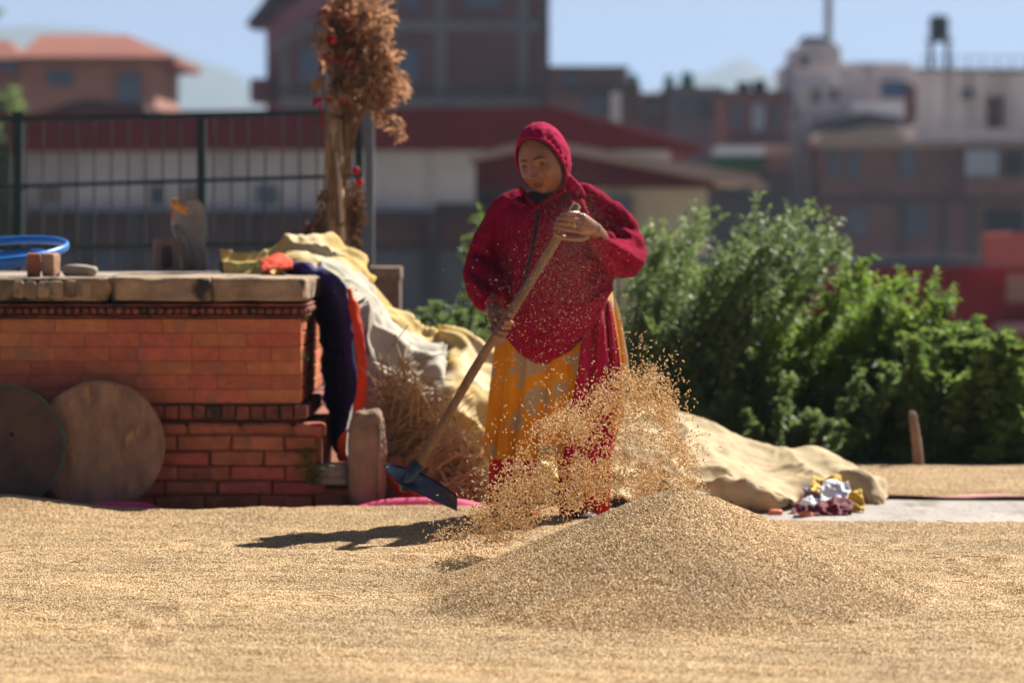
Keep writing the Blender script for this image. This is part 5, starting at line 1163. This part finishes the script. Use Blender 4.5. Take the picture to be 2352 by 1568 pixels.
def apply_creases(o, cr, base=.004, fs=5, cuff=()):
    off = wl(o); me = o.data; nrm = [v.normal.copy() for v in me.vertices]
    for v, n_ in zip(me.vertices, nrm):
        p = v.co + off; x_, y_ = proj(p); h = base * fbm(p, fs, 3) + .0012 * fbm(p, 30, 2) + .0055 * (max(0, 1 - abs(fbm(Vector((p.x * 1.0 + p.z * .5, p.y, p.z - p.x * .5)), 7, 2)) * 5) - .3) * (.35 if abs(x_ - 1262) < 90 else 1)
        if n_.y < .35:
            for (x0, y0, x1, y1, a_, w__) in cr:
                dx_, dy_ = x1 - x0, y1 - y0; L2 = dx_ * dx_ + dy_ * dy_; t_ = ((x_ - x0) * dx_ + (y_ - y0) * dy_) / L2
                if -.25 < t_ < 1.25:
                    tt = min(max(t_, 0), 1); ds_ = math.hypot(x_ - x0 - tt * dx_, y_ - y0 - tt * dy_)
                    if ds_ < 3 * w__: h += a_ * math.exp(-(ds_ / w__) ** 2) * (1 - .35 * abs(2 * tt - 1))
            for (cx, cy, r_, a_, ux, uy) in cuff:
                q = math.hypot(x_ - cx, y_ - cy)
                if q < r_: h += a_ * (1 - q / r_) * math.sin(((x_ - cx) * ux + (y_ - cy) * uy) * 1.0)
        v.co += n_ * h
    me.update()
apply_creases(jo, creases, .005, 5, ((1376, 530, 42, .006, .55, .75), (1112, 700, 40, .005, .9, -.2)))
smooth(jo)
def bvh(o):
    off = wl(o); return BVHTree.FromPolygons([v.co + off for v in o.data.vertices], [tuple(p.vertices) for p in o.data.polygons])
jb = bvh(jo)
def hit(px, py, tree=None, lift=.003):
    o_ = Vector((0, 0, CAM_H)); d_ = (W(px, py, 1.0) - o_).normalized(); h = (tree or jb).ray_cast(o_, d_)
    return (h[0] - d_ * lift) if h[0] else C(px, py, -.2)
obj('zip', MB().tube([hit(x_, y_) for x_, y_ in [(1237, 470), (1236, 482), (1234, 500), (1232, 520), (1229, 540), (1225, 560), (1221, 580), (1216, 600), (1210, 620), (1204, 640), (1199, 660), (1195, 680)]], [(.003, .009)] * 4 + [(.003, .007)] * 8, 6, ref=(0, 1, 0)), M['black'], pr)
obj('inner_collar', MB().add([hit(1206, 451), hit(1221, 460), hit(1237, 474, lift=.006), hit(1254, 460), hit(1277, 447), C(1240, 436, -.10)], [(0, 1, 5), (1, 2, 5), (2, 3, 5), (3, 4, 5)]), M['black'], pr)
ck = crom([C(1196, 434, -.10), hit(1206, 449, lift=.006), hit(1221, 462, lift=.008), hit(1236, 476, lift=.010), hit(1255, 462, lift=.008), hit(1277, 449, lift=.006), C(1299, 430, -.09)], 20)
obj('collar', MB().tube(ck, [.010] * 20, 8), M['fleece'], pr, True)
for a, b_ in (((1208, 470), (1172, 462)), ((1330, 440), (1395, 492))):
    obj('seam', MB().tube([hit(a[0] + (b_[0] - a[0]) * u, a[1] + (b_[1] - a[1]) * u, lift=.0005) for u in np.linspace(0, 1, 8)], .0016, 5), M['cloth_maroon'], pr)
# --- skirt, sash, trousers
def folded(rs, n, nr, amp, freq, seed=0, a0=0.0, a1=2 * math.pi):
    D_ = dense(rs, nr); P = []
    for i, (cx, py, hw, dy, hd) in enumerate(D_):
        row = []; gth = i / (nr - 1)
        for j in range(n + 1):
            a = a0 + (a1 - a0) * j / n; f_ = amp * (.25 + gth) * (math.sin(a * freq + .9 * math.sin(gth * 2.3 + a) + seed) + .5 * math.sin(a * freq * 1.9 + 1.7 * seed + gth))
            row.append(C(cx, py, dy) + Vector(((hw * k_ + f_) * math.cos(a), (hd + f_) * math.sin(a), .002 * math.sin(a * 5))))
        P.append(row)
    return MB().grid(P)
so_ = obj('floral_skirt', folded([(1285, 668, 118, .02, .13), (1284, 700, 124, .0, .15), (1284, 780, 138, -.01, .17), (1284, 860, 146, -.01, .18), (1276, 950, 146, .0, .18), (1264, 1010, 139, .0, .175), (1260, 1050, 135, .0, .17)], 150, 60, .014, 15, 1), M['skirt'], pr, True)
modify(so_, ('SOLIDIFY', dict(thickness=.003))); smooth(so_)
tr = MB()
for rs in ([(1200, 940, 58, .02, .09), (1190, 1010, 58, .01, .09), (1180, 1070, 52, .0, .085), (1177, 1130, 49, .0, .075), (1178, 1180, 47, .0, .07), (1178, 1202, 45, .0, .065)], [(1330, 940, 66, .02, .09), (1340, 1010, 64, .01, .09), (1343, 1070, 60, .0, .085), (1343, 1130, 57, .0, .08), (1343, 1165, 55, .0, .075), (1343, 1182, 54, .0, .07)]):
    m_ = folded(rs, 50, 40, .006, 9, rs[0][0]); tr.add(m_.v, m_.f)
to = obj('red_trousers', tr, M['trousers'], pr, True); modify(to, ('SOLIDIFY', dict(thickness=.003))); smooth(to)
sk = bvh(so_)
P = []
Lx = [(690, 1372, 1398), (730, 1350, 1408), (780, 1338, 1416), (840, 1330, 1424), (900, 1320, 1420), (960, 1308, 1412), (1020, 1300, 1406), (1055, 1294, 1402), (1085, 1290, 1398)]
for i, (py, x0, x1) in enumerate(dense([(a, b_, c_) for a, b_, c_ in Lx], 40)):
    row = []
    for j in range(30):
        u = j / 29; x_ = x0 + (x1 - x0) * u; h = sk.ray_cast(Vector((0, 0, CAM_H)), (W(x_, min(py, 1060), 1.0) - Vector((0, 0, CAM_H))).normalized())
        yy = h[0].y if h[0] and h[0].y < DP + .02 else DP - .02
        yy -= .016 + .010 * math.sin(u * 15 + .6 * math.sin(i * .12)) + .005 * math.sin(u * 31 + i * .05)
        row.append(W(x_, py, yy))
    P.append(row)
sa = obj('crimson_sash', MB().grid(P), M['sash'], pr, True); modify(sa, ('SOLIDIFY', dict(thickness=.004))); smooth(sa)
# right edge of the skirt, blown outwards; sunlight on it is put into a paler print
P = []
for (py, x0, x1) in dense([(668, 1390, 1406), (700, 1386, 1418), (740, 1390, 1428), (790, 1400, 1436), (830, 1406, 1443), (880, 1406, 1440), (930, 1402, 1427)], 30):
    P.append([W(x0 + (x1 - x0) * u, py, DP - .07 - .020 * math.sin(u * 5 + py * .01) + .05 * u) for u in np.linspace(0, 1, 12)])
se = obj('skirt_flap', MB().grid(P), floral('sunlit_floral_skirt', (.80, .66, .44), (.74, .56, .32), (.80, .36, .02), 13), pr, True); modify(se, ('SOLIDIFY', dict(thickness=.003))); smooth(se)
for px, py in ((1178, 1203), (1343, 1182)):
    p = C(px, py, -.05); obj('sandal', block((p.x, p.y - .01, .012 + .04), (.092, .25, .022), .002, px, 4, 8), M['shoe'], pr, True)
# rings and bracelets
def band(c, nrm, r_, th, m, name):
    q = Vector(nrm).to_track_quat('Z', 'Y'); obj(name, MB().tube([Vector(c) + q @ Vector((r_ * math.cos(a), r_ * math.sin(a), 0)) for a in np.linspace(0, 6.283, 19)], th, 6, False), m, pr, True)
h = onh(515); band(C(1316, 516, -.478), (1, .7, 0), .0125, .0022, M['gold'], 'finger_ring')
for q in (.25, .45, .6): band(WL.lerp(C(1136, 712, -.35), q), (C(1136, 712, -.35) - WL), .032, .003, M['thread'], 'thread_bracelet')

# ------------------------------------------------------------------ tossed grain, husks and dust
def spindles(name, pts, L, Wd, m, axis=None, jit=1.0, seg=5, curve=0.0, **kw):
    n = len(pts); pts = np.array([tuple(p) for p in pts]); ax = npr.normal(size=(n, 3))
    if axis is not None: ax = ax * jit + np.array(axis)
    ax /= np.linalg.norm(ax, axis=1)[:, None]; b1 = np.cross(ax, npr.normal(size=(n, 3))); b1 /= np.linalg.norm(b1, axis=1)[:, None]; b2 = np.cross(ax, b1)
    Ls = L * npr.uniform(.7, 1.25, n); Ws = Wd * npr.uniform(.75, 1.25, n); V_ = []
    V_.append(pts - ax * Ls[:, None] / 2)
    for u, q in ((-.25, .85), (.2, 1.0)):
        for s_ in range(seg):
            a = 2 * math.pi * s_ / seg; V_.append(pts + ax * Ls[:, None] * u + (b1 * math.cos(a) + b2 * math.sin(a)) * (Ws * q / 2)[:, None] + b1 * (curve * Ls)[:, None])
    V_.append(pts + ax * Ls[:, None] / 2); nv_ = len(V_)
    V_ = np.stack(V_, 1).reshape(-1, 3); fs_ = []
    for s_ in range(seg):
        t_ = (s_ + 1) % seg; fs_ += [(0, 1 + t_, 1 + s_, 1 + s_), (1 + s_, 1 + t_, 1 + seg + t_, 1 + seg + s_), (1 + seg + s_, 1 + seg + t_, nv_ - 1, nv_ - 1)]
    allf = []
    tri = [tuple(dict.fromkeys(q)) for q in fs_]
    me = bpy.data.meshes.new(name)
    for i in range(n):
        o_ = i * nv_; allf += [tuple(x_ + o_ for x_ in q) for q in tri]
    me.from_pydata(V_.tolist(), [], allf); me.polygons.foreach_set('use_smooth', [True] * len(me.polygons)); me.materials.append(m)
    at = me.attributes.new('rv', 'FLOAT', 'POINT'); at.data.foreach_set('value', np.repeat(npr.uniform(0, 1, n), nv_))
    return props(link(name, me), **kw)
def inpoly(x_, y_, P):
    c = False; j = len(P) - 1
    for i in range(len(P)):
        if (P[i][1] > y_) != (P[j][1] > y_) and x_ < (P[j][0] - P[i][0]) * (y_ - P[i][1]) / (P[j][1] - P[i][1]) + P[i][0]: c = not c
        j = i
    return c
def spray(P, n, dm, ds_, clump=.0, soft=14, cs=14):
    xs_ = [p[0] for p in P]; ys_ = [p[1] for p in P]; out = []
    while len(out) < n:
        x_, y_ = rnd.uniform(min(xs_), max(xs_)), rnd.uniform(min(ys_), max(ys_))
        if not inpoly(x_, y_, P): continue
        if clump and fbm((x_ / 1000. * cs, y_ / 1000. * cs, 0), 1.0, 3) + rnd.gauss(0, .25) < clump - .25: continue
        out.append(W(x_ + rnd.gauss(0, soft), y_ + rnd.gauss(0, soft), rnd.gauss(dm, ds_)))
    return [p for p in out if p.z > mound_h(p.x, p.y) + .06]
pts = []
pts += spray([(1392, 872), (1440, 850), (1478, 828), (1510, 850), (1545, 905), (1560, 960), (1555, 1000), (1500, 960), (1440, 930), (1380, 910)], 2100, 12.7, .12, .25, 9, 22)
pts += spray([(1180, 1060), (1230, 985), (1320, 930), (1400, 880), (1420, 950), (1410, 1050), (1400, 1140), (1320, 1165), (1230, 1190), (1150, 1190), (1130, 1120)], 4100, 12.9, .16, .28, 15, 16)
pts += spray([(1415, 930), (1560, 975), (1600, 1050), (1610, 1120), (1400, 1140)], 2100, 12.8, .14, .34, 12, 18)
pts += spray([(1300, 1090), (1560, 1085), (1620, 1125), (1560, 1140), (1420, 1150), (1300, 1165)], 900, 12.6, .12, 0, 10)
pts += spray([(940, 1265), (1020, 1210), (1110, 1160), (1180, 1120), (1250, 1160), (1230, 1210), (1130, 1245), (1040, 1262)], 1900, 12.9, .14, .3, 12, 18)
pts += spray([(1110, 1150), (1300, 930), (1420, 860), (1430, 900), (1300, 1010), (1180, 1130)], 900, 12.85, .16, .2, 18, 16)
pts += spray([(960, 1200), (1100, 1000), (1250, 840), (1400, 790), (1560, 820), (1640, 1000), (1660, 1130), (1400, 1150), (1000, 1280)], 520, 12.8, .25, 0, 10)
pts += spray([(1440, 740), (1560, 830), (1600, 960), (1640, 1110), (1560, 1100), (1480, 840), (1420, 790)], 220, 12.8, .15, 0, 9)
spindles('tossed_rice', pts, .013, .0039, M['grain_air'], (0, 0, .0), 1, label='cloud of rice grains flying above the pile', cat='grain', kind='stuff')
pts = [W(rnd.uniform(1000, 1470), rnd.uniform(560, 900), rnd.gauss(13.3, .3)) for _ in range(180)] + [W(rnd.gauss(1260, 90), rnd.gauss(760, 90), rnd.gauss(13.3, .3)) for _ in range(240)]
spindles('flying_husks', pts, .0075, .0015, M['husk'], (0, 0, 0), 1, 4, .15, label='pale husks and chaff drifting before the red jacket', cat='chaff', kind='stuff')
pts = [W(rnd.gauss(1310, 55), rnd.gauss(620, 70), rnd.gauss(13.9, .22)) for _ in range(5500)] + [W(rnd.gauss(1270, 80), rnd.gauss(700, 90), rnd.gauss(13.7, .3)) for _ in range(3500)] + [W(rnd.gauss(1330, 50), rnd.gauss(500, 60), rnd.gauss(14.0, .15)) for _ in range(3500)]
spindles('rice_dust', pts, .0012, .0008, M['husk'], (0, 0, 0), 1, 3, label='fine pale dust rising before the jacket', cat='dust', kind='stuff')

# ------------------------------------------------------------------ haze
hz, n, l = new_mat('haze'); o = n.new('ShaderNodeOutputMaterial'); pv = n.new('ShaderNodeVolumePrincipled')
pv.inputs['Density'].default_value = .00028; pv.inputs['Color'].default_value = (.56, .70, .90, 1); pv.inputs['Anisotropy'].default_value = .2
l.new(pv.outputs[0], o.inputs['Volume'])
hb = MB().box((0, 1700, 110), (5400, 4600, 236.0)); hb = obj('haze', hb, hz); hb['kind'] = 'stuff'
